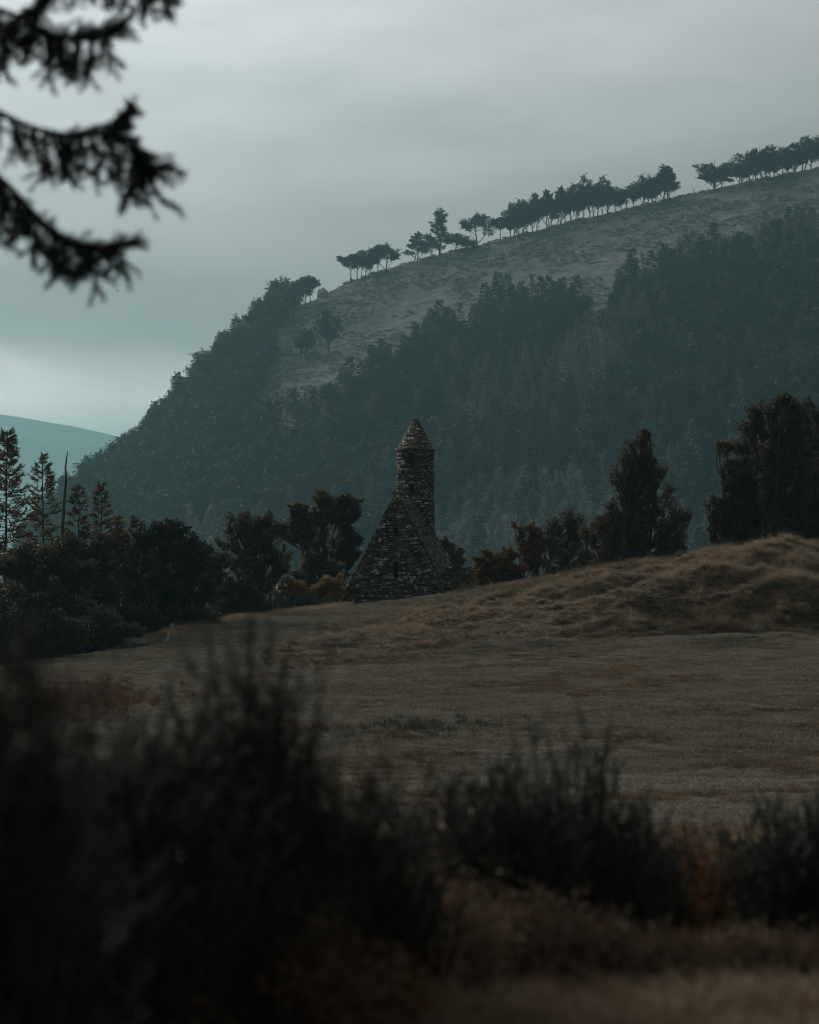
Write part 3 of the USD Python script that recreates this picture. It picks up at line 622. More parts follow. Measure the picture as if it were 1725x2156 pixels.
# louvre boards in the upper opening
h = THOLES[0]
for k in range(3):
    x0 = h[0] + .04 + k * .128; b = trimesh.creation.box([.108, .04, h[3] - h[2] - .02]); b.apply_translation([x0 + .054, -.80 + .02 * (k % 2), (h[2] + h[3]) / 2])
    obj('louvre_board', (b.vertices, b.faces), board_mat, tower)
for hh in THOLES:
    obj('window_lintel', (wrap(stone_box(g, hh[0] - .12, hh[1] + .12, hh[3], hh[3] + .085, .3, .03, .006)), BOXF), stone_mat, tower); obj('window_sill', (wrap(stone_box(g, hh[0] - .06, hh[1] + .06, hh[2] - .06, hh[2], .3, .03, .006)), BOXF), stone_mat, tower)
# cornice of flat stones
m = MB(); nst = 22
for k in range(nst):
    a0, a1 = (k + .02) / nst * 6.2832, (k + .98) / nst * 6.2832; r1, r2 = .9, 1.29 + g.uniform(-.02, .02); z0, z1 = TE + .004, TE + .105 + g.uniform(-.01, .012)
    am = (a0 + a1) / 2
    v = [[r * math.sin(a), -r * math.cos(a), z] for z in (z0, z1) for r, a in ((r2, a0), (r2 / math.cos((a1 - a0) / 2) * .995, am), (r2, a1), (r1, a1), (r1, a0))]
    m.add(v, [[0, 1, 2], [0, 2, 3], [0, 3, 4], [5, 7, 6], [5, 8, 7], [5, 9, 8]] + [q for i in range(5) for q in ([i, i + 5, (i + 1) % 5 + 5], [i, (i + 1) % 5 + 5, (i + 1) % 5])])
cornice = obj('cornice', m.out(), stone_mat, tower)
# cone of overlapping stones, flattened tip
CT = (YH - 883) / F * 157 - GROUND; CB = TE + .11
def crad(z): t = (z - CB) / (CT - CB); return 1.12 + (.20 - 1.12) * t ** .97
cone_core = trimesh.creation.revolve(np.array([[0, CB - .02], [crad(CB) - .10, CB - .02], [.17, CT - .12], [0, CT - .12]]), sections=40)
cap = usdkit.mesh(stage, '/World/stone_church/conical_roof', (cone_core.vertices + [TX, TY, 0], cone_core.faces), mortar_mat).GetPrim()
m = MB(); z = CB; cnt = 0
while z < CT - .03:
    hh = g.uniform(.055, .095); r = crad(z); a = g.uniform(0, .5); tot = a + 6.2832
    while a < tot - .03:
        da = min(g.uniform(.16, .46) / max(r, .3), tot - a); ro = r + g.uniform(0, .035); ri = max(r - .28, .02)
        v = np.array([[q * math.sin(b), -q * math.cos(b), zz] for zz, k in ((z, 0), (z + hh - .008, -.045)) for q, b in ((ro + k, a + .006), (ro + k, a + da - .006), (ri, a + da - .006), (ri, a + .006))]) + g.normal(size=(8, 3)) * .008 + [TX, TY, 0]
        aa = (a + da / 2 + math.pi) % 6.2832 - math.pi
        if abs(aa) < 1.25 and da * r > .26: obj('roof_stone', (v, BOXF), stone_mat, cap); cnt += 1
        else: m.add(v, BOXF)
        a += da
    z += hh
b = trimesh.creation.cylinder(radius=.20, height=.14, sections=9); b.apply_translation([TX, TY, CT - .05]); m.add(b.vertices + g.normal(size=b.vertices.shape) * .012, b.faces)
tag(obj('roof_stonework', m.out(), stone_mat, cap), kind='stuff')
# ruined side chapel against the right-hand slope
SX = 4.05
sac = [(SX - 1.5, .9), (SX + 2.15, .9), (SX + 1.32, zc(1222)), (SX + .82, zc(1204)), (SX + .62, zc(1199)), (SX + .28, zc(1194)), (SX - .15, zc(1190)), (SX - .55, zc(1191)), (SX - .9, zc(1199)), (SX - 1.5, zc(1215))]
import shapely
sp = shapely.Polygon(sac)
def sac_span(z):
    s = sp.intersection(shapely.LineString([(-20, z), (20, z)]))
    return None if s.is_empty else (s.bounds[0], s.bounds[2])
chapel = usdkit.mesh(stage, '/World/stone_church/chapel_wall', prism(list(shapely.Polygon(sac).buffer(-.07).exterior.coords)[:-1], -.72, 1.8), mortar_mat).GetPrim()
items = lay(g, sac_span, 1.6, zc(1189), [(SX + .28, SX + .44, zc(1236), zc(1230))], .06, .13, .14, .5, .35)
m = MB()
for it in items: m.add(stone_box(g, *it) + [0, -.75, 0], BOXF)
tag(obj('stonework', m.out(), stone_mat, chapel), kind='stuff')
m = MB()                                                  # loose top stones and its broken roof running back
for k in range(150):
    t = g.random(); xx = SX - .8 + 2.6 * t; zz = interp(xx, [SX - .9, SX - .5, SX + .3, SX + .8, SX + 1.3, SX + 2.15], [zc(1199), zc(1192), zc(1195), zc(1204), zc(1222), .9]); w = g.uniform(.12, .3)
    m.add(stone_box(g, xx - w, xx + w, zz - .06, zz + g.uniform(.0, .05), g.uniform(.2, .4), 0, .03) + [0, g.uniform(-.75, 1.5), 0], BOXF)
tag(obj('coping_stones', m.out(), stone_mat, chapel), kind='stuff')
# ------------------------------------------------------------------ woods on the hill
R = np.random.default_rng(77)
def pine_parts(seed, h=16.0, w=5.0, n=1500, flat=.45, kind=0, leaf=.55, trunks=1):
    """Scots pine: bare stem, forked limbs, flattened dark clumps."""
    g = np.random.default_rng(seed); lobes = []
    if kind == 0:                                        # broad umbrella
        for k in range(9):
            a = k * 2.4 + g.random(); r = w * (.2 + .72 * math.sqrt(g.random())); z = h * (.88 - .28 * (r / w) ** 2 - .22 * g.random())
            lobes.append((r * math.cos(a), r * math.sin(a), z, w * g.uniform(.34, .5), w * g.uniform(.34, .5), h * g.uniform(.09, .14)))
    elif kind == 1:                                      # tall, stacked tiers
        for k in range(13):
            t = k / 12; a = k * 2.4 + g.random(); r = w * (.75 * (1 - t) ** .8 + .08) * g.uniform(.6, 1.1); z = h * (.36 + .60 * t)
            lobes.append((r * math.cos(a), r * math.sin(a), z, w * (.44 - .2 * t), w * (.44 - .2 * t), h * .062))
    elif kind == 2:                                      # rounded, foliage down low
        for k in range(12):
            a = k * 2.4 + g.random(); r = w * .8 * math.sqrt(g.random()); z = h * (.34 + .54 * g.random() * (1 - .5 * (r / w) ** 2))
            lobes.append((r * math.cos(a), r * math.sin(a), z, w * .44, w * .44, h * .13))
    else:                                                # thin, few clumps
        for k in range(6):
            a = k * 2.1 + g.random(); r = w * (.25 + .7 * g.random()); z = h * (.60 + .34 * g.random())
            lobes.append((r * math.cos(a), r * math.sin(a), z, w * g.uniform(.32, .5), w * g.uniform(.32, .5), h * g.uniform(.07, .11)))
    return broadleaf(seed, h, lobes, h * .017, n, leaf, n_sub=6, spread=.34, up=.3, fork=.5, lean=(g.normal() * .05 * h, g.normal() * .05 * h), trunks=trunks, sides=4, trunk_top=h * .9)

def tree_at(u, d):
    x = (u - CX) / F * d
    return x, hill(np.array([x]), np.array([float(d)]))[0]
RIDGE_PROTO = []
for k, (kd, h, w, tr) in enumerate([(0, 16, 5.2, 1), (0, 15, 4.6, 2), (0, 17, 6.0, 1), (1, 20, 4.6, 1), (2, 15, 5.2, 1), (2, 16, 4.4, 2), (3, 13, 3.6, 1), (0, 14, 4.2, 1), (1, 17, 4.4, 2), (2, 13, 4.6, 1)]):
    c = proto_class(f'pine_kind_{k:03d}'); wd, lf = pine_parts(900 + k, h, w, 2600, kind=kd, trunks=tr, leaf=.70)
    usdkit.mesh(stage, f'{c.GetPath()}/trunk', wd, MAT['bark']); usdkit.mesh(stage, f'{c.GetPath()}/crown', lf, MAT['pine']); RIDGE_PROTO.append((c, h, w))
# (column of the trunk, row of the top, half width in columns, kind, depth offset from the ridge line, label)
RIDGE_PINES = [
 (617, 590, 13, 5, -14, 'lowest of the five pines in the clump on the shoulder of the ridge'), (628, 585, 14, 4, -4, 'second lowest pine in the clump on the shoulder of the ridge'),
 (635, 582, 15, 1, 0, 'middle pine in the clump on the shoulder of the ridge'), (643, 578, 15, 2, 2, 'second highest pine in the clump on the shoulder of the ridge'), (654, 574, 15, 7, 0, 'highest pine on the shoulder of the ridge, leaning right'),
 (740, 543, 18, 6, 0, 'thin pine standing first at the lower end of the six ridge pines'), (752, 534, 14, 7, 4, 'second pine from the lower end of the six ridge pines'), (768, 520, 16, 1, 0, 'third pine from the lower end of the six ridge pines'),
 (780, 527, 12, 9, 5, 'fourth pine from the lower end of the six ridge pines'), (795, 514, 15, 7, 2, 'fifth of the six ridge pines, beside the broad umbrella pine'), (813, 511, 24, 0, -2, 'broad umbrella pine at the upper end of the six ridge pines'),
 (878, 489, 19, 8, 0, 'small pine with a long low limb reaching left on the ridge'), (908, 497, 16, 1, 2, 'pine crowded against the left side of the tallest ridge pine'), (926, 446, 22, 3, 0, 'tallest pointed pine on the ridge above the church'),
 (958, 489, 23, 2, 0, 'spreading pine just right of the tallest pointed ridge pine'), (986, 501, 18, 9, -3, 'low bushy pine left of the lone umbrella pine'), (1005, 453, 26, 0, 0, 'lone umbrella pine with a bare leaning trunk'),
 (1054, 461, 15, 6, 0, 'small thin pine at the lower edge of the long ridge grove'),
] + [(u, t, w, k, o, None) for u, t, w, k, o in [
 (1075, 433, 15, 4, 0), (1083, 426, 16, 5, 5), (1092, 419, 16, 4, -2), (1100, 413, 17, 2, 6), (1110, 410, 18, 5, 0), (1122, 407, 18, 4, 3), (1133, 408, 15, 1, 0), (1153, 407, 17, 8, 0), (1162, 414, 14, 7, 6), (1179, 399, 15, 8, 0), (1190, 392, 15, 5, 4), (1203, 388, 18, 4, 0), (1217, 385, 16, 5, 5), (1229, 384, 16, 4, 0), (1243, 380, 17, 5, 3), (1258, 376, 18, 2, 0), (1268, 374, 17, 4, 6), (1279, 378, 14, 5, 0), (1297, 392, 13, 9, 2), (1308, 395, 12, 9, 6), (1321, 390, 17, 2, 0), (1335, 384, 14, 9, 4), (1354, 369, 17, 4, 0), (1366, 370, 16, 5, 5), (1380, 368, 15, 9, -3), (1397, 350, 19, 3, 0), (1407, 353, 19, 8, 3)]] + [
 (1506, 333, 27, 5, 0, 'dense pine standing alone right of the dead snag'), (1521, 345, 17, 4, 5, 'lower pine leaning on the right side of the dense lone pine')] + [(u, t, w, k, o, None) for u, t, w, k, o in [
 (1562, 330, 20, 5, 0), (1580, 312, 24, 4, -6), (1592, 318, 20, 2, 4), (1604, 311, 20, 5, 0), (1622, 304, 18, 0, 4), (1630, 318, 18, 4, 0), (1647, 322, 19, 0, -8), (1660, 302, 21, 4, 6), (1672, 296, 22, 5, 0), (1690, 286, 22, 4, 4), (1708, 281, 22, 5, 0), (1728, 284, 24, 4, 2), (1750, 280, 24, 5, 0)]]
ORD = ['first', 'second', 'third', 'fourth', 'fifth', 'sixth', 'seventh', 'eighth', 'ninth', 'tenth', 'eleventh', 'twelfth', 'thirteenth', 'fourteenth', 'fifteenth', 'sixteenth', 'seventeenth', 'eighteenth', 'nineteenth', 'twentieth', 'twenty first', 'twenty second', 'twenty third', 'twenty fourth', 'twenty fifth', 'twenty sixth', 'twenty seventh']
na = nb = 0
for (u, yt, hw, kd, off, lab) in RIDGE_PINES:
    d = interp(u, RU, RD) + off - 4; x, z = tree_at(u, d)
    c, h0, w0 = RIDGE_PROTO[kd]; hh = (YH - yt) / F * d - z; ww = hw * d / F
    if lab is None:
        if u < 1450: lab, na = f'{ORD[na]} pine counting uphill inside the long dense grove on the ridge', na + 1; grp = 'pines of the long ridge grove'
        else: lab, nb = f'{ORD[nb]} pine counting uphill in the grove at the right end of the ridge', nb + 1; grp = 'pines at the right end of the ridge'
    else: grp = 'pines along the ridge'
    copy_of(c, 'ridge_pine', lab, 'pine tree', (x, d, z - .2), R.random() * 6.28, (ww / w0 * 1.45, ww / w0 * 1.45, hh * (1.04 + .05 * R.normal()) / (h0 * .955)), grp)
# lone pines on the open slope, and the pair that stands out at the wood's left edge
for (u, yb, yt, hw, kd, lab) in [(692, 743, 648, 29, 4, 'tall lone pine on the open heath, right of the two'), (643, 756, 676, 25, 5, 'tall lone pine on the open heath, left of the two'), (564, 773, 706, 22, 4, 'pine at the edge of the wood below the lone pines'),
                                (340, 880, 840, 10, 8, 'left of two slender pines against the sky at the wood edge'), (349, 878, 838, 10, 1, 'right of two slender pines against the sky at the wood edge')]:
    ds = np.arange(850, 1330, 2.0); xs = (u - CX) / F * ds; ys = YH - F * hill(xs, ds) / ds; k = np.argmax(ys <= yb) if (ys <= yb).any() else int(np.argmin(ys))
    d = ds[k]; x, z = xs[k], hill(xs[k:k+1], ds[k:k+1])[0]; c, h0, w0 = RIDGE_PROTO[kd]
    copy_of(c, 'lone_pine', lab, 'pine tree', (x, d, z - .2), R.random() * 6.28, (hw * d / F / w0 * 1.1,) * 2 + ((yb - yt) / F * d / (h0 * .955),))
# dead snags on the ridge
def snag(h, seed):
    g = np.random.default_rng(seed); m = MB(); p = np.stack([np.cumsum(g.normal(size=7)) * .12, np.cumsum(g.normal(size=7)) * .1, np.linspace(-.3, h, 7)], 1); m.tube(p, np.linspace(.22, .05, 7), 5)
    for k in range(5):
        s = p[2 + k % 4]; a = g.random() * 6.28; e = s + [1.3 * math.cos(a), 1.3 * math.sin(a), .9]; m.tube(bez(s, (s + e) / 2 - [0, 0, .25], e, 4), np.linspace(.09, .03, 4), 4)
    return m.out()
d = interp(1462, RU, RD) - 4; x, z = tree_at(1462, d)
t = thing('dead_tree', 'small bare dead tree alone in the gap between the ridge groves', 'dead tree', (x, d, z)); obj('trunk', snag(3.6, 5), MAT['bark'], t)
# boulders
boulder_mat = M('pale_boulder', {'g': ('geometry', {}), 'n': ('noise_texture', {'scale': 1.2, 'detail': 5.0}), 'r': ('rgb_ramp', {'ramp': [(.3, (.12, .115, .105)), (.7, (.30, .28, .25))]}), 'p': ('principled_bsdf', {'roughness': .9})}, [('g.position', 'n.vector'), ('n.fac', 'r.fac'), ('r.color', 'p.base_color')])
def boulder(seed, rx, ry, rz):
    m = trimesh.creation.icosphere(3, 1.0); v = m.vertices.copy(); n = meshkit.fbm(v * 1.4 + seed * 3.1, 3, seed); v = v * (.65 + .7 * n)[:, None]; v[:, 2] = np.maximum(v[:, 2], -.4)
    return v * [rx, ry, rz], m.faces
for i, (u, y, rx, rz, lab) in enumerate([(680, 618, 3.0, 3.6, 'blocky boulder standing on the skyline of the ridge'), (1037, 548, 2.0, 1.6, 'small pale boulder high on the open heath below the umbrella pine'), (783, 594, 2.6, 1.7, 'pale boulder on the heath below the six ridge pines'), (1224, 479, 2.4, 1.5, 'reddish pale boulder below the long ridge grove'), (1250, 518, 1.6, 1.1, 'small boulder on the heath far below the long ridge grove')]):
    ds = np.arange(850, 1345, 1.0); xs = (u - CX) / F * ds; ys = YH - F * hill(xs, ds) / ds; k = np.argmax(ys <= y) if (ys <= y).any() else int(np.argmin(ys))
    b = thing('boulder', lab, 'boulder', (xs[k], ds[k], hill(xs[k:k+1], ds[k:k+1])[0]), i * 1.3); obj('stone', boulder(i, rx, rx * .8, rz), boulder_mat, b, smooth=40)

HEATH = [(606, 650), (640, 640), (690, 605), (760, 560), (1000, 480), (1420, 380), (1725, 300), (2200, 180), (2200, 420), (1800, 470), (1725, 495), (1640, 515), (1560, 550), (1440, 565), (1400, 600), (1330, 600), (1300, 660), (1275, 700), (1225, 760), (1165, 805), (1100, 810), (1165, 745), (1222, 700), (1236, 640), (1220, 655), (1150, 660), (1090, 652), (1040, 672), (960, 700), (880, 745), (800, 815), (725, 862), (650, 905), (560, 930), (528, 915), (536, 850), (556, 795), (575, 745), (592, 700)]
BIRCHES = [(880, 1130), (960, 1085), (1060, 1050), (1130, 1030), (1300, 1030), (1400, 1100), (1520, 1130), (1520, 1240), (880, 1240)]
BIRCH2 = [(395, 1130), (470, 1130), (470, 1240), (395, 1240)]
PALE = [(1090, 800), (1240, 760), (1330, 690), (1400, 700), (1300, 800), (1240, 880), (1100, 930), (1000, 960), (930, 930), (1000, 860)]
n = 13000
fx = R.uniform(-230, 300, n); fd = R.uniform(790, 1360, n); fz = hill(fx, fd); fu = CX + F * fx / fd; fy = YH - F * fz / fd
fu2 = fu + 16 * fb(fx, fd, 30.0, 61, 3); fy2 = fy + 12 * fb(fx, fd, 30.0, 62, 3)
dr = interp(fu, RU, RD)
ok = (fd < np.where(fu < 640, dr + 30, dr - 8)) & ~inside(HEATH, fu2, fy2) & (fu > 60) & (fu < 1990) & (fd > interp(fu, RU, FD) + 4)
# thin to even spacing
from scipy.spatial import cKDTree
def thin(x, d, r):
    keep = np.ones(len(x), bool); t = cKDTree(np.stack([x, d], 1))
    for i in range(len(x)):
        if keep[i]:
            for j in t.query_ball_point((x[i], d[i]), r):
                if j > i: keep[j] = False
    return keep
idx = np.nonzero(ok)[0]; idx = idx[thin(fx[idx], fd[idx], 4.7)]
fx, fd, fz, fu, fy = fx[idx], fd[idx], fz[idx], fu[idx], fy[idx]
mix = R.random(len(fx)); reg = fb(fx, fd, 60.0, 65, 3)
kind = np.where(fu < 600, np.where(mix < .86, 0, 1), np.where(mix + reg * 1.2 < .28, 1, np.where(mix < .80, 0, 2)))
kind = np.where((fu > 620) & (fu < 1235) & (fy < 900), np.where(mix < .78, 1, np.where(mix < .9, 0, 2)), kind)
kind = np.where(inside(PALE, fu, fy) & (mix < .7), 2, kind)
kind = np.where((fu > 1235) & (reg > .06) & (mix < .6) & (fy > 600), 2, kind)
kind = np.where(inside(BIRCHES, fu, fy), np.where(mix < .88, 3, 1), kind); kind = np.where(inside(BIRCH2, fu, fy), 3, kind)
def far_birch(seed):
    g = np.random.default_rng(seed); h = 10.0
    lobes = [(1.5 * math.cos(k * 2.4) * (1.1 - k / 11), 1.5 * math.sin(k * 2.4) * (1.1 - k / 11), 2.6 + 6.6 * k / 10, 1.25 * (1.25 - k / 11), 1.25 * (1.25 - k / 11), 1.0) for k in range(11)]
    return broadleaf(seed, h, lobes, .13, 1300, .42, n_sub=5, spread=.42, up=.5, sides=3)
P4 = [[], [], [], []]
for s in range(4): P4[0].append(pine_parts(300 + s, 15, 4.3, 1500, kind=[0, 2, 2, 1][s], leaf=.60))
for s in range(3): P4[1].append(conifer(320 + s, 16.0, 3.9, 46, 1500, .75, droop=.3, upturn=.12, bare=.12, n_twig=3, width=.34))
for s in range(2): P4[2].append(conifer(330 + s, 15.0, 4.2, 40, 1400, .62, droop=.2, upturn=.2, bare=.1, irregular=.45, n_twig=3, width=.36))
for s in range(3): P4[3].append(far_birch(340 + s))
KM = ['pine', 'spruce', 'larch_far', 'birch_far']
# single trees of the wood that show largest: pale larches and the birches at its foot
CLS = {}
for k in (2, 3):
    for s, (wd, lf) in enumerate(P4[k]):
        c = proto_class(['', '', 'larch_kind', 'birch_kind'][k] + f'_{s:03d}')
        usdkit.mesh(stage, f'{c.GetPath()}/trunk', wd, MAT['bark']); usdkit.mesh(stage, f'{c.GetPath()}/crown', lf, MAT[KM[k]]); CLS[k, s] = c
fs = (.85 + .5 * R.random(len(fx))) * np.where(kind == 1, 1.0, np.where(kind == 3, 1.15, 1.05)); frz = R.random(len(fx)) * 6.28
sel = np.zeros(len(fx), bool)
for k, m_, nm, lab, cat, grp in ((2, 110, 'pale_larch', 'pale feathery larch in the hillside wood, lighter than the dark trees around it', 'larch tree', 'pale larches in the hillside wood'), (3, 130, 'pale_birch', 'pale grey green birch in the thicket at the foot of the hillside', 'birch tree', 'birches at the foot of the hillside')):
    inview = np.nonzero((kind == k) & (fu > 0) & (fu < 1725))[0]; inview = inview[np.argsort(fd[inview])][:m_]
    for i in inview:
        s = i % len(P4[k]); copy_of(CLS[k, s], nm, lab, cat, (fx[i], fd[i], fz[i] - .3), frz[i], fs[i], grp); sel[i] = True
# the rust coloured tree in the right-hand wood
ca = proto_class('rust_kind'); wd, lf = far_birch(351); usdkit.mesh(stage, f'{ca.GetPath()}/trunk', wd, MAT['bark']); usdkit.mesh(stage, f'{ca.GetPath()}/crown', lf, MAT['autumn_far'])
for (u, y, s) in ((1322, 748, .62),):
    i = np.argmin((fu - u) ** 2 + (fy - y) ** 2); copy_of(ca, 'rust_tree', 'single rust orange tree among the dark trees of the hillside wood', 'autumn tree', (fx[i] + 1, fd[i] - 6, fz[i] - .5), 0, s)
rest = ~sel
protos, base = [], []
for k in range(4):
    base.append(len(protos))
    for (wd, lf) in P4[k]: protos.append([('trunk', wd, MAT['bark']), ('crown', lf, MAT[KM[k]])])
pid = np.array([base[k] + i % len(P4[k]) for i, k in enumerate(kind)])
wide = np.where(kind == 1, 1.45, np.where(kind == 0, 1.25, 1.1))
scatter('hillside_forest', protos, np.stack([fx, fd, fz - .3], 1)[rest], pid[rest], frz[rest], np.stack([fs * wide, fs * wide, fs], 1)[rest], 'dark mixed wood of pines and spruces covering the hillside')
# low heath clumps on the open slope
def clump(seed, n=60):
    g = np.random.default_rng(seed); d_ = rnd_dirs(g, n); d_[:, 2] = abs(d_[:, 2]); m = MB(); P = d_ * [.8, .8, .35]; A = unit(d_ + [0, 0, .6]); s_ = .42 * (.6 + .8 * g.random(n)); m.leaves(P * .7, A, perp(A, g), s_, s_ * .6); return m.out()
n = 30000
hx = R.uniform(-130, 260, n); hd = R.uniform(1000, 1350, n); hz = hill(hx, hd); hu = CX + F * hx / hd; hy = YH - F * hz / hd
ok = inside(HEATH, hu, hy) & (hu < 1760) & (fb(hx, hd, 14.0, 71, 4) > -.07) & (hd < interp(hu, RU, RD) + 3); ok = np.nonzero(ok)[0][:16000]
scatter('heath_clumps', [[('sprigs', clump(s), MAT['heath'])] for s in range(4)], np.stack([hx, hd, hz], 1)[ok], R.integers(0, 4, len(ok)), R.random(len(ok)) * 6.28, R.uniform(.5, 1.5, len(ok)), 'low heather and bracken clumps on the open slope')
# ------------------------------------------------------------------ trees and shrubs behind the crest of the field
def gz(x, d): return float(height(np.array([x]), np.array([d]), False)[0])
def near_spot(u, d):
    x = (u - CX) / F * d; return x, gz(x, d)
def px(u, y, d): return px_to_world(u, y, d)
def lobes_px(u0, d, zb, L):
    """Lobes given in picture columns/rows at distance d -> local metres around the trunk base."""
    g = np.random.default_rng(int(u0) + 5); k = d / F; more = []
    for (u, y, ru, ry) in L:                             # each clump breaks up into one main and some lesser, ragged ones
        more.append((u, y, ru * .82, ry * .82))
        for _ in range(3):
            a = g.random() * 6.283; q = g.uniform(.25, .5); more.append((u + math.cos(a) * ru * g.uniform(.7, 1.15), y - math.sin(a) * ry * g.uniform(.6, 1.15), ru * q, ry * q))
    L = more
    return [((u - u0) * k, g.uniform(-.5, .5) * max(ru, 12) * k * 1.2, (YH - y) * k - zb, ru * k, ru * k * 1.15, ry * k) for (u, y, ru, ry) in L]
def shrub(name, label, cat, u, d, L, n, leaf, mat, r0=.10, seed=1, wood='dark_bark', twigs=0, n_sub=20, spread=.30, up=.4, trunks=3, group=None, sub_r=.35):
    x, zb = near_spot(u, d); lb = lobes_px(u, d, zb, L); h = max(l[2] + l[5] for l in lb)
    wd, lf = broadleaf(seed, h, lb, r0, int(n * 1.05), leaf * .86, n_sub=max(4, int(n_sub * .42)), spread=spread, up=up, trunks=trunks, wood_twigs=twigs, sub_r=sub_r, sides=4)
    t = thing(name, label, cat, (x, d, zb), 0, None, group); obj('trunk' if cat == 'tree' or 'tree' in cat else 'stems', wd, MAT['bark'] if wood == 'dark_bark' else MAT['pale_bark'], t); obj('crown' if 'tree' in cat else 'foliage', lf, MAT[mat], t)
    return t
def larch(label, u, yt, d, hw, seed, n_br=60, **k):
    x, zb = near_spot(u, d); h = (YH - yt) / F * d - zb; wd, lf = larch_mesh(seed, h, hw / F * d, n_br, **k)
    t = thing('larch_tree', label, 'larch tree', (x, d, zb), 0, None, 'larches at the left edge'); obj('trunk', wd, MAT['bark'], t); obj('crown', lf, MAT['larch'], t); return t
larch('tallest larch at the left edge of the picture, with a forked top', 14, 912, 128, 105, 401, n_br=150, n_tw=10)
larch('pointed larch with sparse upswept branches, right of the tallest larch', 94, 962, 132, 78, 402, n_br=95, n_tw=9)
larch('small leaning larch just right of the bare dead pole', 164, 1028, 130, 50, 403, n_br=80)
larch('small pointed larch, rightmost of the taller larches at the left', 211, 1024, 134, 56, 404, n_br=90)
larch('short larch top showing above the shrubs right of the other larches', 249, 1090, 128, 34, 405, n_br=64)
larch('stubby larch top above the big dark evergreen shrub', 287, 1092, 126, 30, 406, n_br=60)
x, zb = near_spot(132, 126)
P = np.array([[132, 1300], [131, 1180], [132, 1110], [135, 1060], [139, 1010], [138, 985], [141, 960], [143, 948]], float); pts = px_to_world(P[:, 0], P[:, 1], 126.0) - [x, 126.0, zb]; pts[0, 2] = -.3
m = MB(); m.tube(pts, [.11, .10, .09, .075, .055, .045, .03, .012], 6)
for (a, b, r) in (((134, 1058), (152, 1055), .03), ((131, 1112), (105, 1106), .035), ((139, 1000), (143, 990), .02), ((137, 1030), (133, 1022), .02), ((131, 1150), (112, 1158), .03)):
    A, B = px_to_world(*a, 126.0) - [x, 126.0, zb], px_to_world(*b, 126.0) - [x, 126.0, zb]; m.tube(bez(A, (A + B) / 2 + [0, .1, .08], B, 5), np.linspace(r, r * .3, 5), 4)
t = thing('dead_tree', 'thin bare dead trunk rising above the shrubs among the larches', 'dead tree', (x, 126.0, zb)); obj('trunk', m.out(), MAT['bark'], t)
LG = 'shrubs along the left edge of the field'
shrub('shrub', 'brown leaved bush in the lower left corner under the tallest larch', 'shrub', 60, 121, [(10, 1190, 55, 40), (60, 1170, 55, 38), (120, 1180, 55, 40), (170, 1210, 40, 40), (30, 1260, 60, 45), (100, 1260, 60, 45), (165, 1275, 50, 45)], 21000, .21, 'brown', seed=411, n_sub=21, group=LG)
shrub('shrub', 'dark blue green evergreen bush between the dead pole and the brown bush', 'shrub', 175, 124, [(160, 1150, 28, 22), (190, 1165, 34, 26), (165, 1190, 36, 30), (215, 1200, 38, 32), (205, 1240, 45, 38)], 18000, .17, 'dark', seed=412, n_sub=21, group=LG)
shrub('shrub', 'brown bush topped by larch twigs behind the dark evergreens', 'shrub', 243, 130, [(235, 1135, 34, 24), (265, 1140, 34, 28), (220, 1165, 30, 26), (255, 1175, 40, 34), (285, 1180, 36, 34)], 13000, .20, 'brown', seed=413, n_sub=18, twigs=2, group=LG)
shrub('evergreen_bush', 'large dome shaped dark evergreen bush left of the airy trees', 'shrub', 345, 126, [(345, 1125, 42, 34), (320, 1150, 46, 40), (385, 1160, 46, 42), (300, 1195, 46, 44), (350, 1200, 52, 46), (400, 1215, 44, 46), (330, 1240, 52, 40), (395, 1250, 46, 36), (372, 1108, 24, 16)], 32000, .18, 'dark', seed=414, n_sub=28, group=LG)
shrub('evergreen_bush', 'small rounded grey green bush in front of the large evergreen dome', 'shrub', 324, 122, [(325, 1186, 22, 22), (318, 1212, 30, 24), (336, 1214, 26, 24)], 12000, .13, 'dark', seed=415, n_sub=25, group=LG)
shrub('shrub', 'brown green bush between the evergreen dome and the airy tree', 'shrub', 436, 136, [(430, 1178, 26, 18), (455, 1180, 28, 22), (420, 1205, 30, 26), (450, 1220, 36, 34), (440, 1255, 36, 28)], 14000, .18, 'brown', seed=416, n_sub=19, twigs=1, group=LG)
shrub('shrub', 'low dark bush in front of the brown bush at lower left', 'shrub', 212, 117, [(205, 1290, 26, 22), (230, 1300, 30, 24), (190, 1320, 40, 26), (250, 1325, 40, 26)], 15000, .15, 'olive', seed=417, n_sub=21, group=LG)
shrub('shrub', 'very dark low thicket at the left end of the field', 'shrub', 90, 113, [(20, 1300, 60, 50), (90, 1310, 60, 45), (150, 1325, 45, 35), (60, 1350, 60, 40), (120, 1360, 45, 30), (10, 1380, 50, 40)], 20000, .19, 'dark', seed=418, n_sub=23, group=LG)
shrub('shrub', 'low dark bush left of the leaning post', 'shrub', 282, 121, [(272, 1288, 28, 20), (300, 1290, 30, 22), (262, 1318, 34, 22), (310, 1315, 32, 22)], 13000, .14, 'dark', seed=419, n_sub=21, group=LG)
shrub('bramble_bush', 'arching bramble bush behind the leaning post', 'bramble bush', 385, 126, [(352, 1292, 22, 18), (385, 1282, 30, 18), (420, 1288, 30, 18), (370, 1310, 34, 20), (415, 1312, 36, 20), (448, 1300, 24, 18)], 16000, .13, 'olive', seed=420, n_sub=21, twigs=2, group=LG)
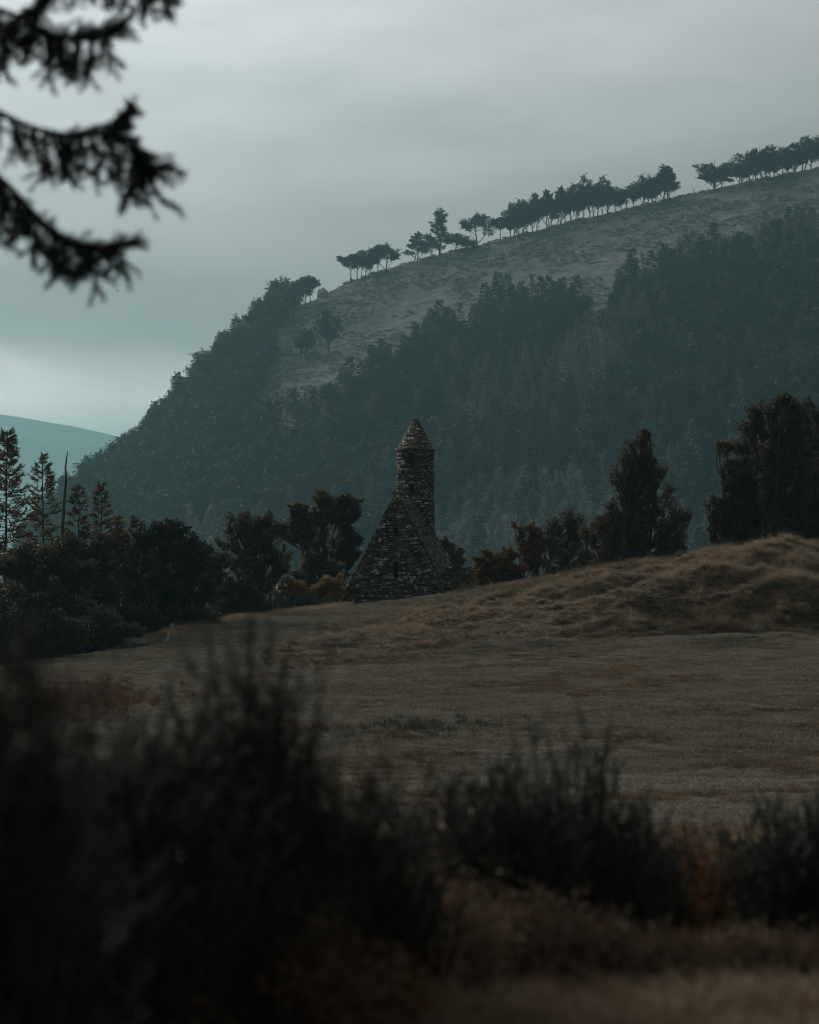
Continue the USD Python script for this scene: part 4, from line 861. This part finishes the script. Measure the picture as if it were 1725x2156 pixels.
shrub('airy_tree', 'airy brown tree with thin limbs, left of the ivy clad trees', 'tree', 545, 143, [(495, 1105, 22, 20), (530, 1095, 24, 16), (565, 1098, 24, 16), (590, 1110, 18, 14), (485, 1135, 24, 20), (520, 1130, 28, 22), (560, 1135, 30, 22), (590, 1160, 20, 16), (500, 1170, 32, 24), (550, 1175, 34, 26), (595, 1185, 26, 16), (520, 1210, 36, 26), (570, 1215, 36, 24), (569, 1083, 8, 8), (505, 1088, 6, 5)], 20000, .17, 'olive', r0=.14, seed=421, n_sub=16, twigs=2, spread=.30, trunks=3, sub_r=.5)
shrub('airy_tree', 'slim tree with a thin bare lower trunk beside the gap', 'tree', 621, 146, [(628, 1075, 18, 20), (612, 1100, 20, 14), (640, 1090, 18, 20), (650, 1115, 16, 16), (605, 1125, 18, 10), (630, 1125, 16, 12)], 8500, .16, 'olive', r0=.09, seed=422, n_sub=14, twigs=2, spread=.30, trunks=1, sub_r=.5)
shrub('ivy_clad_tree', 'tall tree with a dark ivy clad trunk, just left of the church', 'tree', 681, 150, [(678, 1046, 18, 16), (692, 1052, 12, 12), (660, 1075, 20, 18), (690, 1075, 14, 14), (672, 1105, 20, 18), (684, 1140, 9, 22), (683, 1175, 10, 22), (655, 1130, 22, 20), (665, 1180, 26, 24), (700, 1195, 30, 22), (640, 1195, 26, 22)], 17000, .16, 'olive', r0=.16, seed=423, n_sub=18, twigs=1, spread=.30, trunks=1, sub_r=.45)
shrub('forked_tree', 'broad crowned tree with forked limbs, nearest to the gable', 'tree', 712, 153, [(725, 1050, 22, 16), (745, 1060, 18, 18), (705, 1060, 14, 16), (750, 1085, 14, 12), (728, 1080, 22, 14), (735, 1115, 24, 16), (752, 1135, 16, 18), (720, 1145, 22, 20), (740, 1165, 22, 18), (705, 1175, 20, 20)], 15500, .16, 'olive', r0=.15, seed=424, n_sub=16, twigs=2, spread=.30, trunks=1, sub_r=.5)
shrub('evergreen_bush', 'dark pointed bush between the airy tree and the yellow shrub', 'shrub', 514, 132, [(512, 1218, 22, 18), (495, 1240, 26, 24), (528, 1242, 26, 24), (510, 1270, 38, 26), (540, 1280, 24, 22), (480, 1280, 26, 22)], 22000, .14, 'dark', seed=425, n_sub=23)
shrub('yellow_shrub', 'yellow brown autumn shrub at the left foot of the church gable', 'shrub', 648, 143, [(615, 1228, 26, 16), (650, 1240, 30, 16), (690, 1226, 24, 16), (715, 1225, 16, 16), (590, 1250, 24, 20), (630, 1258, 36, 20), (675, 1255, 36, 22), (710, 1250, 22, 20), (600, 1282, 32, 20), (650, 1285, 40, 18), (690, 1275, 30, 16)], 26000, .13, 'yellow', seed=426, n_sub=25, twigs=1)
# right of the church
shrub('shrub', 'brown bush showing behind the right slope of the church roof', 'shrub', 950, 168, [(935, 1145, 16, 14), (955, 1165, 18, 16), (970, 1185, 18, 16), (945, 1190, 26, 22), (985, 1205, 16, 14)], 9000, .17, 'brown', seed=431, n_sub=16)
shrub('rust_shrub', 'rust orange rounded shrub just right of the ruined chapel wall', 'shrub', 1052, 143, [(1040, 1172, 22, 14), (1070, 1172, 22, 16), (1015, 1192, 22, 18), (1050, 1198, 32, 20), (1085, 1195, 28, 20), (1025, 1220, 32, 18), (1075, 1222, 36, 18)], 24000, .13, 'rust', seed=432, n_sub=25, twigs=1)
shrub('thorn_bush', 'thorn bush with reaching leafy branches, left of the bare thorn', 'thorn bush', 1105, 145, [(1082, 1100, 5, 4), (1100, 1108, 7, 6), (1095, 1125, 9, 7), (1120, 1105, 7, 8), (1128, 1120, 16, 12), (1108, 1150, 18, 14), (1135, 1150, 20, 16), (1125, 1180, 28, 18)], 8000, .14, 'rust', seed=433, n_sub=12, twigs=2, sub_r=.5, r0=.10)
shrub('bare_thorn', 'tangled thorn bush with many bare twigs, left of the tall birch', 'thorn bush', 1182, 146, [(1185, 1085, 26, 16), (1160, 1095, 18, 14), (1212, 1090, 24, 16), (1150, 1120, 26, 20), (1190, 1115, 32, 22), (1225, 1120, 26, 20), (1170, 1150, 34, 22), (1215, 1155, 34, 22), (1150, 1180, 34, 22), (1200, 1190, 40, 20)], 9000, .11, 'brown', seed=434, n_sub=28, twigs=6, sub_r=.55, r0=.12, trunks=5)
shrub('shrub', 'brown shrub at the left foot of the tall birch', 'shrub', 1262, 142, [(1245, 1105, 18, 14), (1270, 1100, 22, 16), (1250, 1130, 26, 18), (1285, 1130, 26, 20), (1260, 1160, 34, 20)], 15000, .14, 'brown', seed=435, n_sub=21, twigs=1)
def birch(label, u, yt, d, prof, n, seed, mat='birch', name='birch_tree', leaf=.15, trunk_mat='pale_bark', trunks=1, group=None):
    """prof: (row, left, right) extents of the crown."""
    g = np.random.default_rng(seed); L = []; prof = np.array(prof, float)
    for y in np.arange(prof[0, 0] + 8, prof[-1, 0], 15.0):
        a, b = interp(y, prof[:, 0], prof[:, 1]), interp(y, prof[:, 0], prof[:, 2]); k = max(1, int(round((b - a) / 34)))
        for j in range(k):
            c = a + (b - a) * (j + .5 + g.uniform(-.25, .25)) / k; r = (b - a) / k * g.uniform(.30, .62); c += g.normal() * 9; L.append((c, y + g.uniform(-6, 6), max(r, 5), max(9, min(r, 22))))
    x, zb = near_spot(u, d); lb = lobes_px(u, d, zb, L); h = (YH - yt) / F * d - zb
    wd, lf = broadleaf(seed, h, lb, .13, int(n * 1.05), leaf * .85, n_sub=4, spread=.40, up=.6, trunks=trunks, sides=3, wood_twigs=0, trunk_top=h * .97, sub_r=.3)
    t = thing(name, label, 'birch tree', (x, d, zb), 0, None, group); obj('trunk', wd, MAT[trunk_mat], t); obj('crown', lf, MAT[mat], t)
BG = 'birches on the right'
birch('tall pointed dark birch standing alone right of the thorn bush', 1352, 894, 140, [(896, 1346, 1358), (915, 1333, 1368), (945, 1312, 1384), (985, 1298, 1398), (1010, 1294, 1412), (1045, 1284, 1432), (1085, 1266, 1446), (1115, 1248, 1450), (1150, 1244, 1446), (1190, 1246, 1440), (1215, 1260, 1430)], 33000, 441, trunk_mat='bark', trunks=2, group=BG)
birch('leftmost and lowest birch of the dark clump at the right', 1545, 935, 141, [(940, 1532, 1560), (970, 1525, 1590), (1020, 1510, 1600), (1060, 1498, 1600), (1095, 1486, 1600), (1125, 1496, 1590), (1155, 1515, 1570)], 26000, 442, trunk_mat='bark', trunks=2, group=BG)
birch('second birch of the dark clump at the right, with a thin pointed top', 1598, 840, 143, [(842, 1594, 1606), (865, 1580, 1616), (900, 1560, 1630), (950, 1540, 1640), (1000, 1540, 1650), (1060, 1545, 1650), (1110, 1550, 1640), (1140, 1565, 1630)], 24000, 443, trunk_mat='bark', group=BG)
birch('tallest birch, in the middle of the dark clump at the right', 1654, 816, 139, [(818, 1645, 1666), (840, 1622, 1682), (870, 1615, 1700), (920, 1610, 1705), (980, 1605, 1710), (1040, 1600, 1710), (1090, 1610, 1700), (1120, 1620, 1690)], 30000, 444, trunk_mat='bark', group=BG)
birch('birch behind the tallest one, towards the right edge', 1692, 826, 146, [(828, 1688, 1698), (850, 1676, 1708), (900, 1668, 1725), (980, 1660, 1740), (1060, 1660, 1745), (1110, 1670, 1730)], 24000, 445, trunk_mat='bark', group=BG)
birch('birch cut off by the right edge of the picture', 1738, 832, 141, [(836, 1725, 1750), (870, 1708, 1780), (930, 1700, 1800), (1010, 1690, 1810), (1080, 1700, 1800), (1115, 1710, 1780)], 22000, 446, trunk_mat='bark', group=BG)
# leaning post and hay-like mound at the field's lower edge
A, B = px_to_world(355, 1341, 117.0), px_to_world(366, 1313, 117.2)
pv = trimesh.creation.box([.13, .08, np.linalg.norm(B - A) + .3]); v = pv.vertices + np.random.default_rng(3).normal(size=pv.vertices.shape) * .008
ang = math.atan2((B - A)[0], (B - A)[2]); Rm = trimesh.transformations.rotation_matrix(ang, [0, 1, 0])[:3, :3]
t = thing('leaning_post', 'short pale wooden post leaning right at the edge of the field', 'post', tuple(A)); obj('post', (v @ Rm.T + [0.03, 0, .15], pv.faces), post_mat, t)
b = thing('grassy_boulder', 'grey mound like boulder in the dry grass left of the leaning post', 'boulder', tuple(px_to_world(281, 1357, 116.5))); obj('stone', boulder(9, .55, .45, .36), M('grey_boulder', {'g': ('geometry', {}), 'n': ('noise_texture', {'scale': 5.0, 'detail': 5.0}), 'r': ('rgb_ramp', {'ramp': [(.35, (.03, .028, .025)), (.7, (.10, .095, .085))]}), 'p': ('principled_bsdf', {'roughness': .9})}, [('g.position', 'n.vector'), ('n.fac', 'r.fac'), ('r.color', 'p.base_color')]), b, smooth=40)
# bird
m = MB(); m.add([[0, -.03, 0], [.05, 0, .02], [.22, .05, .03], [0, .05, .01], [-.05, 0, .02], [-.20, .04, .10], [0, -.12, 0.0], [0, .16, 0], [0, 0, -.05]], [[0, 1, 3], [1, 2, 3], [0, 3, 4], [4, 3, 5], [6, 1, 4], [6, 8, 1], [6, 4, 8], [7, 1, 8], [7, 8, 4], [7, 4, 1]])
bd = thing('bird', 'small dark bird flying below the spruce branches', 'bird', tuple(px_to_world(248, 612, 420.0)), .6, 3.0); obj('body', m.out(), MAT['bark'], bd)

# thick low undergrowth that closes the gaps under the shrubs
n = 2400; g = np.random.default_rng(55); u = np.concatenate([g.uniform(-60, 690, n * 2 // 3), g.uniform(1000, 1500, n - n * 2 // 3)]); d = interp(u, CU, CD) + g.uniform(6, 26, n); x = (u - CX) / F * d; z = height(x, d, False)
z = z + 0.0; s_ = g.uniform(1.0, 2.2, n)
scatter('undergrowth', [[('foliage', clump(40 + s, 160), MAT[['dark', 'brown', 'olive'][s]])] for s in range(3)], np.stack([x, d, z], 1), g.integers(0, 3, n), g.random(n) * 6.28, np.stack([s_, s_, s_ * 1.5], 1), 'dark tangled undergrowth behind the crest of the field')

def thicket(seed, n=1500):
    g = np.random.default_rng(seed); d_ = rnd_dirs(g, n); d_[:, 2] = abs(d_[:, 2]); r = g.uniform(.55, 1.0, n)[:, None] * (.75 + .5 * meshkit.noise(d_ * 2.5 + seed))[:, None]; m = MB(); P = d_ * r * [1.7, 1.7, 3.0]; A = unit(d_ + rnd_dirs(g, n)); s_ = .26 * g.uniform(.6, 1.3, n); m.leaves(P, A, perp(A, g), s_, s_ * .6); return m.out()
n = 95; u = np.concatenate([g.uniform(-60, 590, 60), g.uniform(640, 720, 10), g.uniform(1010, 1500, 25)]); d = interp(u, CU, CD) + g.uniform(14, 30, n); x = (u - CX) / F * d; z = height(x, d, False)
zt = (YH - interp(u, [-60, 600, 1000, 1500], [1215, 1215, 1200, 1150])) / F * d; sz = (zt - z) / 3.2 * g.uniform(.75, 1.05, n)
scatter('thicket', [[('foliage', thicket(60 + s), MAT[['dark', 'brown', 'dark'][s]])] for s in range(3)], np.stack([x, d, z], 1), g.integers(0, 3, n), g.random(n) * 6.28, np.stack([g.uniform(.8, 1.2, n)] * 2 + [sz], 1), 'dense dark thicket standing behind the shrubs')
# ------------------------------------------------------------------ grasses
G = np.random.default_rng(2024)
def turf(seed, n, h, r, w):
    return grass_tuft(seed, n, h, r, w, lean=.45, bend=.5)
T_SHORT = [[('blades', turf(500 + s, 130, .085, .42, .016), MAT['grass'])] for s in range(4)]
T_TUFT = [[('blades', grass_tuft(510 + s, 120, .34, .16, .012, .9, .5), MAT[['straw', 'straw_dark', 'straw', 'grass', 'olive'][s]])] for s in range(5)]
T_TALL = [[('blades', grass_tuft(520 + s, 46, .58, .16, .011, .5, .45), MAT['straw'])] for s in range(3)]
def field_points(n, u0, u1, d0, d1, pw=1.0):
    d = d0 + (d1 - d0) * G.random(n) ** pw; u = G.uniform(u0, u1, n); return (u - CX) / F * d, d
def on_view(x, d, z):
    u = CX + F * x / d; y = YH - F * z / d; return u, y
# short turf all over the field in view
x, d = field_points(52000, -40, 1765, 38, 141, .62)
u = CX + F * x / d; ok = d < interp(u, CU, CD) + 2; x, d = x[ok], d[ok]; z = height(x, d)
r = rough_mask(x, d, height(x, d, False)); keep = (r < .5) | (G.random(len(x)) < .35); x, d, z = x[keep], d[keep], z[keep]
scatter('short_grass', T_SHORT, np.stack([x, d, z], 1), G.integers(0, 4, len(x)), G.random(len(x)) * 6.28, G.uniform(.6, 1.35, len(x)) * np.interp(fb(x, d, 5, 81), [-.2, .2], [.7, 1.5]), 'short grey green and rusty grass of the field')
# rough dry tussocks on the bank
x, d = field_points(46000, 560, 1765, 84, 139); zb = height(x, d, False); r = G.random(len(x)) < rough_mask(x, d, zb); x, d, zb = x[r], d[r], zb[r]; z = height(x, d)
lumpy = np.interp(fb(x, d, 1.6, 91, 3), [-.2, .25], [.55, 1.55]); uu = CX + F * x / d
relief = z - zb - .05; kd = np.where(fb(x, d, 4.0, 92, 3) * .8 + .9 * (relief - .12) + .10 * G.normal(size=len(x)) > np.interp(uu, [600, 1100, 1725], [.0, .07, .22]), G.choice([0, 2, 2, 3], len(x)), G.choice([1, 1, 3, 4], len(x)))  # paler tufts on mounds, darker in wet hollows, also painting in weak mound shading
lumpy = lumpy * np.interp(uu, [600, 1150, 1400], [.5, .6, 1.0])
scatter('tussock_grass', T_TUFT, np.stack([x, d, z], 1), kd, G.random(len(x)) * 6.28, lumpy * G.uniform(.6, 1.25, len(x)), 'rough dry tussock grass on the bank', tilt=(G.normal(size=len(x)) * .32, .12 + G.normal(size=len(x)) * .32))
# scattered darker tufts over the short field
x, d = field_points(16000, -20, 1765, 45, 128); z = height(x, d); k = fb(x, d, 3.0, 95) > .07; x, d, z = x[k], d[k], z[k]
scatter('field_tufts', [[('blades', grass_tuft(530 + s, 70, .16, .16, .012, .9, .5), MAT['straw_dark'])] for s in range(2)], np.stack([x, d, z], 1), G.integers(0, 2, len(x)), G.random(len(x)) * 6.28, G.uniform(.5, 1.5, len(x)), 'small dark tufts in the short grass')
# pale dry grass along the edge of the field under the shrubs, and seed heads against the skyline
n = 5200; u = G.uniform(262, 735, n); dc = interp(u, CU, CD); d = dc + G.normal(size=n) * 1.0 + .4; x = (u - CX) / F * d; z = height(x, d)
scatter('edge_grass', T_TALL, np.stack([x, d, z], 1), G.integers(0, 3, n), G.random(n) * 6.28, G.uniform(.35, .85, n) * np.interp(u, [262, 400, 735], [1.1, .9, .7]), 'pale dry grass along the edge of the field', tilt=(G.normal(size=n) * .15, .3 + G.normal(size=n) * .2))
n = 2600; u = G.uniform(730, 1780, n); dc = interp(u, CU, CD); d = dc + G.normal(size=n) * .7 - .3; x = (u - CX) / F * d; z = height(x, d)
scatter('crest_grass', T_TALL, np.stack([x, d, z], 1), G.integers(0, 3, n), G.random(n) * 6.28, G.uniform(.25, .7, n) * np.interp(u, [700, 1150, 1400], [.35, .5, 1.0]), 'thin dry grass along the crest of the field', tilt=(G.normal(size=n) * .2, .2 + G.normal(size=n) * .2))
# reddish sedge strip at the left, rushes in the middle
n = 1100; u = 140 + 80 * G.normal(size=n); yy = 1505 + 16 * G.normal(size=n) - .02 * (u - 140); d = 5.0 * F / (yy - YH); x = (u - CX) / F * d; z = height(x, d)
scatter('red_sedge', [[('blades', grass_tuft(540, 40, .40, .10, .012, .4, .3), MAT['sedge'])]], np.stack([x, d, z], 1), np.zeros(n), G.random(n) * 6.28, G.uniform(.6, 1.2, n), 'reddish brown sedge strip behind the foreground broom')
n = 130; u = 860 + 110 * G.normal(size=n); d = 5.05 * F / (1575 + 6 * G.normal(size=n) - YH); x = (u - CX) / F * d; z = height(x, d)
scatter('rushes', [[('blades', grass_tuft(541, 30, .34, .10, .010, .3, .15), MAT['dark'])]], np.stack([x, d, z], 1), np.zeros(n), G.random(n) * 6.28, G.uniform(.5, 1.2, n), 'dark rushes in the damp part of the field')

# ------------------------------------------------------------------ foreground, out of focus
def broom(seed, n_stem, h, w, dpt, tilt=.25, leafy=9, shoot=.30):
    """Broom: many stiff upright shoots like brushes, with tiny leaves."""
    g = np.random.default_rng(seed); W, L = MB(), MB()
    for k in range(n_stem):
        a = g.random() * 6.283; r = math.sqrt(g.random()); b = np.array([r * math.cos(a) * w * .5, r * math.sin(a) * dpt * .5, -.05])
        ht = h * (1 - .45 * r ** 2) * g.uniform(.55, 1.0)
        e = b + [math.cos(a) * r * w * tilt + g.normal() * .09, math.sin(a) * r * dpt * tilt + g.normal() * .09, ht]
        p = bez(b, (b + e) / 2 + [g.normal() * .10, g.normal() * .10, 0], e, 6); W.tube(p, np.linspace(.009, .003, 6), 3)
        for q in range(leafy):
            t = g.uniform(.25, .98); s = p[int(t * 5)] * (1 - t * 5 % 1) + p[min(int(t * 5) + 1, 5)] * (t * 5 % 1); l = shoot * g.uniform(.4, 1.0) * (1.15 - .5 * t)
            ee = s + unit(np.array([g.normal() * .5, g.normal() * .5, 1.0])) * l; W.tube(np.array([s, (s + ee) / 2 + g.normal(size=3) * .01, ee]), [.004, .003, .0015], 3)
            m = 10; tt = g.random(m)[:, None]; P = s * (1 - tt) + ee * tt; A = unit(unit(ee - s) + rnd_dirs(g, m) * .8); L.leaves(P, A, perp(A, g), g.uniform(.016, .036, m), .010)
    return W.out(), L.out()
def add_broom(label, u, d, top, w_px, n, seed, **k):
    x = (u - CX) / F * d; zb = float(height(np.array([x]), np.array([d]), False)[0]); h = (YH - top) / F * d - zb; w = w_px / F * d
    wd, lf = broom(seed, n, h, w, w * .9, **k); t = thing('broom_bush', label, 'broom bush', (x, d, zb), 0, None, 'blurred broom bushes in the foreground'); obj('stems', wd, MAT['broom'], t); obj('foliage', lf, MAT['broom'], t)
add_broom('tallest dark broom bush, left of centre in the foreground', 510, 8.4, 1235, 250, 240, 601)
add_broom('wide broom bush filling the lower left foreground', 220, 8.0, 1375, 430, 320, 602)
add_broom('low broom bush in the left corner of the foreground', 50, 7.4, 1455, 320, 170, 603)
add_broom('broom bush right of the tallest one, sloping down to the right', 680, 8.8, 1500, 300, 170, 604)
add_broom('dark broom bush in the middle of the foreground', 1010, 11.0, 1510, 270, 190, 605)
add_broom('upright feathery broom bush right of the middle one', 1205, 11.5, 1480, 250, 160, 606)
add_broom('small broom bush at the right end of the dark middle bushes', 1310, 12.0, 1640, 160, 70, 607)
add_broom('broom bush at the right edge of the foreground', 1700, 13.0, 1600, 170, 130, 608)
add_broom('thin broom bush beside the right edge bush', 1590, 14.0, 1650, 90, 40, 609)
add_broom('very close broom shoots at the far left edge', -22, 5.2, 1165, 120, 300, 610)
def heather(seed, h, w, n):
    g = np.random.default_rng(seed); W, L = MB(), MB()
    for k in range(n):
        a = g.random() * 6.283; r = math.sqrt(g.random()); b = np.array([r * math.cos(a) * w * .5, r * math.sin(a) * w * .4, -.04]); ht = h * (1 - .5 * r * r) * g.uniform(.5, 1)
        e = b + [g.normal() * .06 + math.cos(a) * r * .1, g.normal() * .06, ht]; W.tube(np.array([b, (b + e) / 2 + g.normal(size=3) * .02, e]), [.005, .004, .002], 3)
        m = 60; tt = g.random(m)[:, None] ** .6; P = b * (1 - tt) + e * tt + g.normal(size=(m, 3)) * .03; A = unit(rnd_dirs(g, m) + [0, 0, .7]); L.leaves(P, A, perp(A, g), g.uniform(.015, .04, m), .012)
    return W.out(), L.out()
for i, (u, d, top, wpx, n, mat, lab, cat, nm) in enumerate([
    (560, 8.2, 1800, 420, 170, 'heather', 'brown heather patch below the tallest broom', 'heather', 'heather_patch'), (850, 9.4, 1760, 340, 150, 'heather', 'brown heather patch between the two dark broom masses', 'heather', 'heather_patch'),
    (1080, 10.0, 1830, 420, 170, 'heather', 'brown heather patch below the middle broom bush', 'heather', 'heather_patch'), (1330, 10.2, 1900, 380, 150, 'heather', 'dark heather patch at the lower right of the middle bushes', 'heather', 'heather_patch'),
    (1620, 10.4, 1930, 320, 140, 'heather', 'dark heather patch in the lower right corner', 'heather', 'heather_patch'), (180, 7.8, 1830, 420, 170, 'heather', 'dark heather patch in the lower left corner', 'heather', 'heather_patch'),
    (1440, 13.5, 1690, 120, 90, 'bracken', 'rust orange bracken right of the middle broom bushes', 'bracken', 'bracken_clump'), (1500, 14.5, 1715, 140, 90, 'bracken', 'second rust orange bracken clump, nearer the right edge broom', 'bracken', 'bracken_clump'), (760, 8.6, 1930, 200, 60, 'bracken', 'low rust brown bracken near the bottom edge left of centre', 'bracken', 'bracken_clump'), (1390, 12.0, 1760, 110, 50, 'bracken', 'rust bracken at the right foot of the middle broom bushes', 'bracken', 'bracken_clump')]):
    x = (u - CX) / F * d; zb = float(height(np.array([x]), np.array([d]), False)[0]); h = (YH - top) / F * d - zb
    wd, lf = heather(700 + i, max(h, .12), wpx / F * d, n); t = thing(nm, lab, cat, (x, d, zb)); obj('stems', wd, MAT['broom'], t); obj('foliage', lf, MAT[mat], t)
n = 3600; d = 7.0 + 32 * G.random(n) ** 1.3; u = G.uniform(-60, 1790, n); x = (u - CX) / F * d; z = height(x, d)
scatter('near_grass', [[('blades', grass_tuft(550 + s, 90, .20, .13, .005, .9, .55), MAT[['straw_dark', 'straw', 'straw_dark'][s]])] for s in range(3)], np.stack([x, d, z], 1), G.integers(0, 3, n), G.random(n) * 6.28, G.uniform(.5, 1.2, n), 'dry grass among the foreground bushes')

# spruce branches hanging in from the top left, close to the camera
SD = 11.0
def spruce_shoot(L, W, g, a, b, r=.004, dens=760, nl=.027):
    """A needle covered shoot from a to b."""
    ln = np.linalg.norm(b - a); p = bez(a, (a + b) / 2 + g.normal(size=3) * .06 * ln, b, 5); W.tube(p, np.linspace(r, r * .45, 5), 4)
    m = max(int(ln * dens), 8); t = g.random(m) * 3.999; k = t.astype(int); P = p[k] * (1 - (t - k))[:, None] + p[k + 1] * (t - k)[:, None]; T = unit(p[k + 1] - p[k])
    A = unit(rnd_dirs(g, m) + T * .55 + [0, 0, .15]); L.blades(P, A, perp(A, g), nl * g.uniform(.7, 1.25, m), .0026)
    return p
def spruce_branch(name, label, main, seed, hang, side=.06, thick=.015, dens=1500, d=SD):
    """main: rows of (column, row) along the branch; hang: (position, length in rows, lean) of the hanging side shoots."""
    g = np.random.default_rng(seed); W, L = MB(), MB(); mp = np.array(main, float); dd = d + np.linspace(-.15, .15, len(mp))
    pts = px_to_world(mp[:, 0], mp[:, 1], dd); tt = np.linspace(0, 1, 40); s = np.linspace(0, 1, len(mp))
    from scipy.interpolate import CubicSpline
    path = CubicSpline(s, pts)(tt); base = path[0].copy(); path = path - base
    W.tube(path, np.linspace(thick, thick * .25, 40), 6)
    for k in range(0, 39):
        m = int(np.clip(np.linalg.norm(path[k + 1] - path[k]) * 1500, 5, 40)); P = path[k] + (path[k + 1] - path[k]) * g.random((m, 1)); T = unit(path[k + 1] - path[k]); A = unit(rnd_dirs(g, m) + T * .6); L.blades(P, A, perp(A, g), .024 * g.uniform(.7, 1.2, m), .0026)
    for (t, ln, lean) in hang:
        k = int(t * 39); a = path[k]; l = ln / F * d; e = a + np.array([lean * l, g.normal() * .35 * l, -l]); p = spruce_shoot(L, W, g, a, e, .005, dens)
        for q in range(max(2, int(ln / 20))):
            w = g.uniform(.2, .95); i = min(int(w * 4), 3); c = p[i] + (p[i + 1] - p[i]) * (w * 4 - i); l2 = l * g.uniform(.25, .5) + .04
            spruce_shoot(L, W, g, c, c + unit(unit(e - a) * .9 + np.array([g.normal() * .75, g.normal() * .6, .05])) * l2, .003, dens)
    for k in range(14, 40, 1):                                # short shoots above and beside, fanning out towards the tip
        for _ in range(max(1, int((4 if k > 24 else 2) * min(1.0, np.linalg.norm(path[39] - path[0]) * 2.2)))):
            T = unit(path[min(k + 1, 39)] - path[k - 1]); l = 1.5 * side * g.uniform(.35, 1.0) * (.5 + .6 * k / 39); dv = unit(T * 1.0 + np.array([g.normal() * .3, g.normal() * .7, g.normal() * .45]))
            spruce_shoot(L, W, g, path[k], path[k] + dv * l, .003, dens)
    t = thing('spruce_branch', label, 'spruce branch', tuple(base), 0, None, 'spruce branches at the top left'); obj('branch', W.out(), MAT['bark'], t); obj('needles', L.out(), MAT['needle'], t)
gg = np.random.default_rng(9)
def hangs(n, t0, t1, l0, l1): return [(t + gg.normal() * .012, gg.uniform(l0, l1) * gg.choice([.6, 1.0]), gg.uniform(-.6, .5)) for t in np.linspace(t0, t1 - .02, n)] + [(t, gg.uniform(l0, l1), gg.uniform(-.55, .35)) for t in np.linspace(t0, t1, n)]
spruce_branch('branch', 'top spruce branch, only its tip reaching down at the top edge', [(-60, -95), (60, -60), (150, -38), (230, -25), (300, -12), (362, 2)], 801, hangs(9, .3, .98, 25, 55), .055)
spruce_branch('branch', 'second spruce branch from the top, ending right of the gap of sky', [(-70, -10), (-10, 18), (60, 45), (100, 72), (150, 78), (200, 72), (255, 55)], 802, hangs(15, .12, .93, 40, 100), .095)
spruce_branch('branch', 'long thick spruce branch, third from the top, with an upturned tip', [(-70, 205), (-10, 232), (50, 262), (100, 277), (150, 284), (200, 280), (270, 300), (300, 335), (335, 352)], 803, hangs(24, .1, .97, 35, 110), .10)
spruce_branch('branch', 'upturned tip shoot of the third spruce branch', [(185, 285), (215, 265), (245, 255), (262, 244), (278, 232)], 804, hangs(6, .3, .9, 15, 32), .05, .006)
spruce_branch('branch', 'lowest spruce branch, drooping and curling up at its end', [(-60, 330), (0, 375), (40, 415), (75, 452), (115, 490), (160, 516), (210, 522), (270, 515)], 805, hangs(20, .2, .97, 35, 105), .075)
spruce_branch('branch', 'ragged spruce branch in the top left corner', [(-80, 20), (-30, 40), (0, 52), (30, 45), (70, 25), (95, 5)], 806, hangs(10, .2, .95, 30, 110), .06)
spruce_branch('branch', 'short spruce twig at the left edge between the two long branches', [(-70, 330), (-30, 355), (-5, 385), (12, 420)], 807, hangs(6, .3, .95, 30, 75), .05, .008)
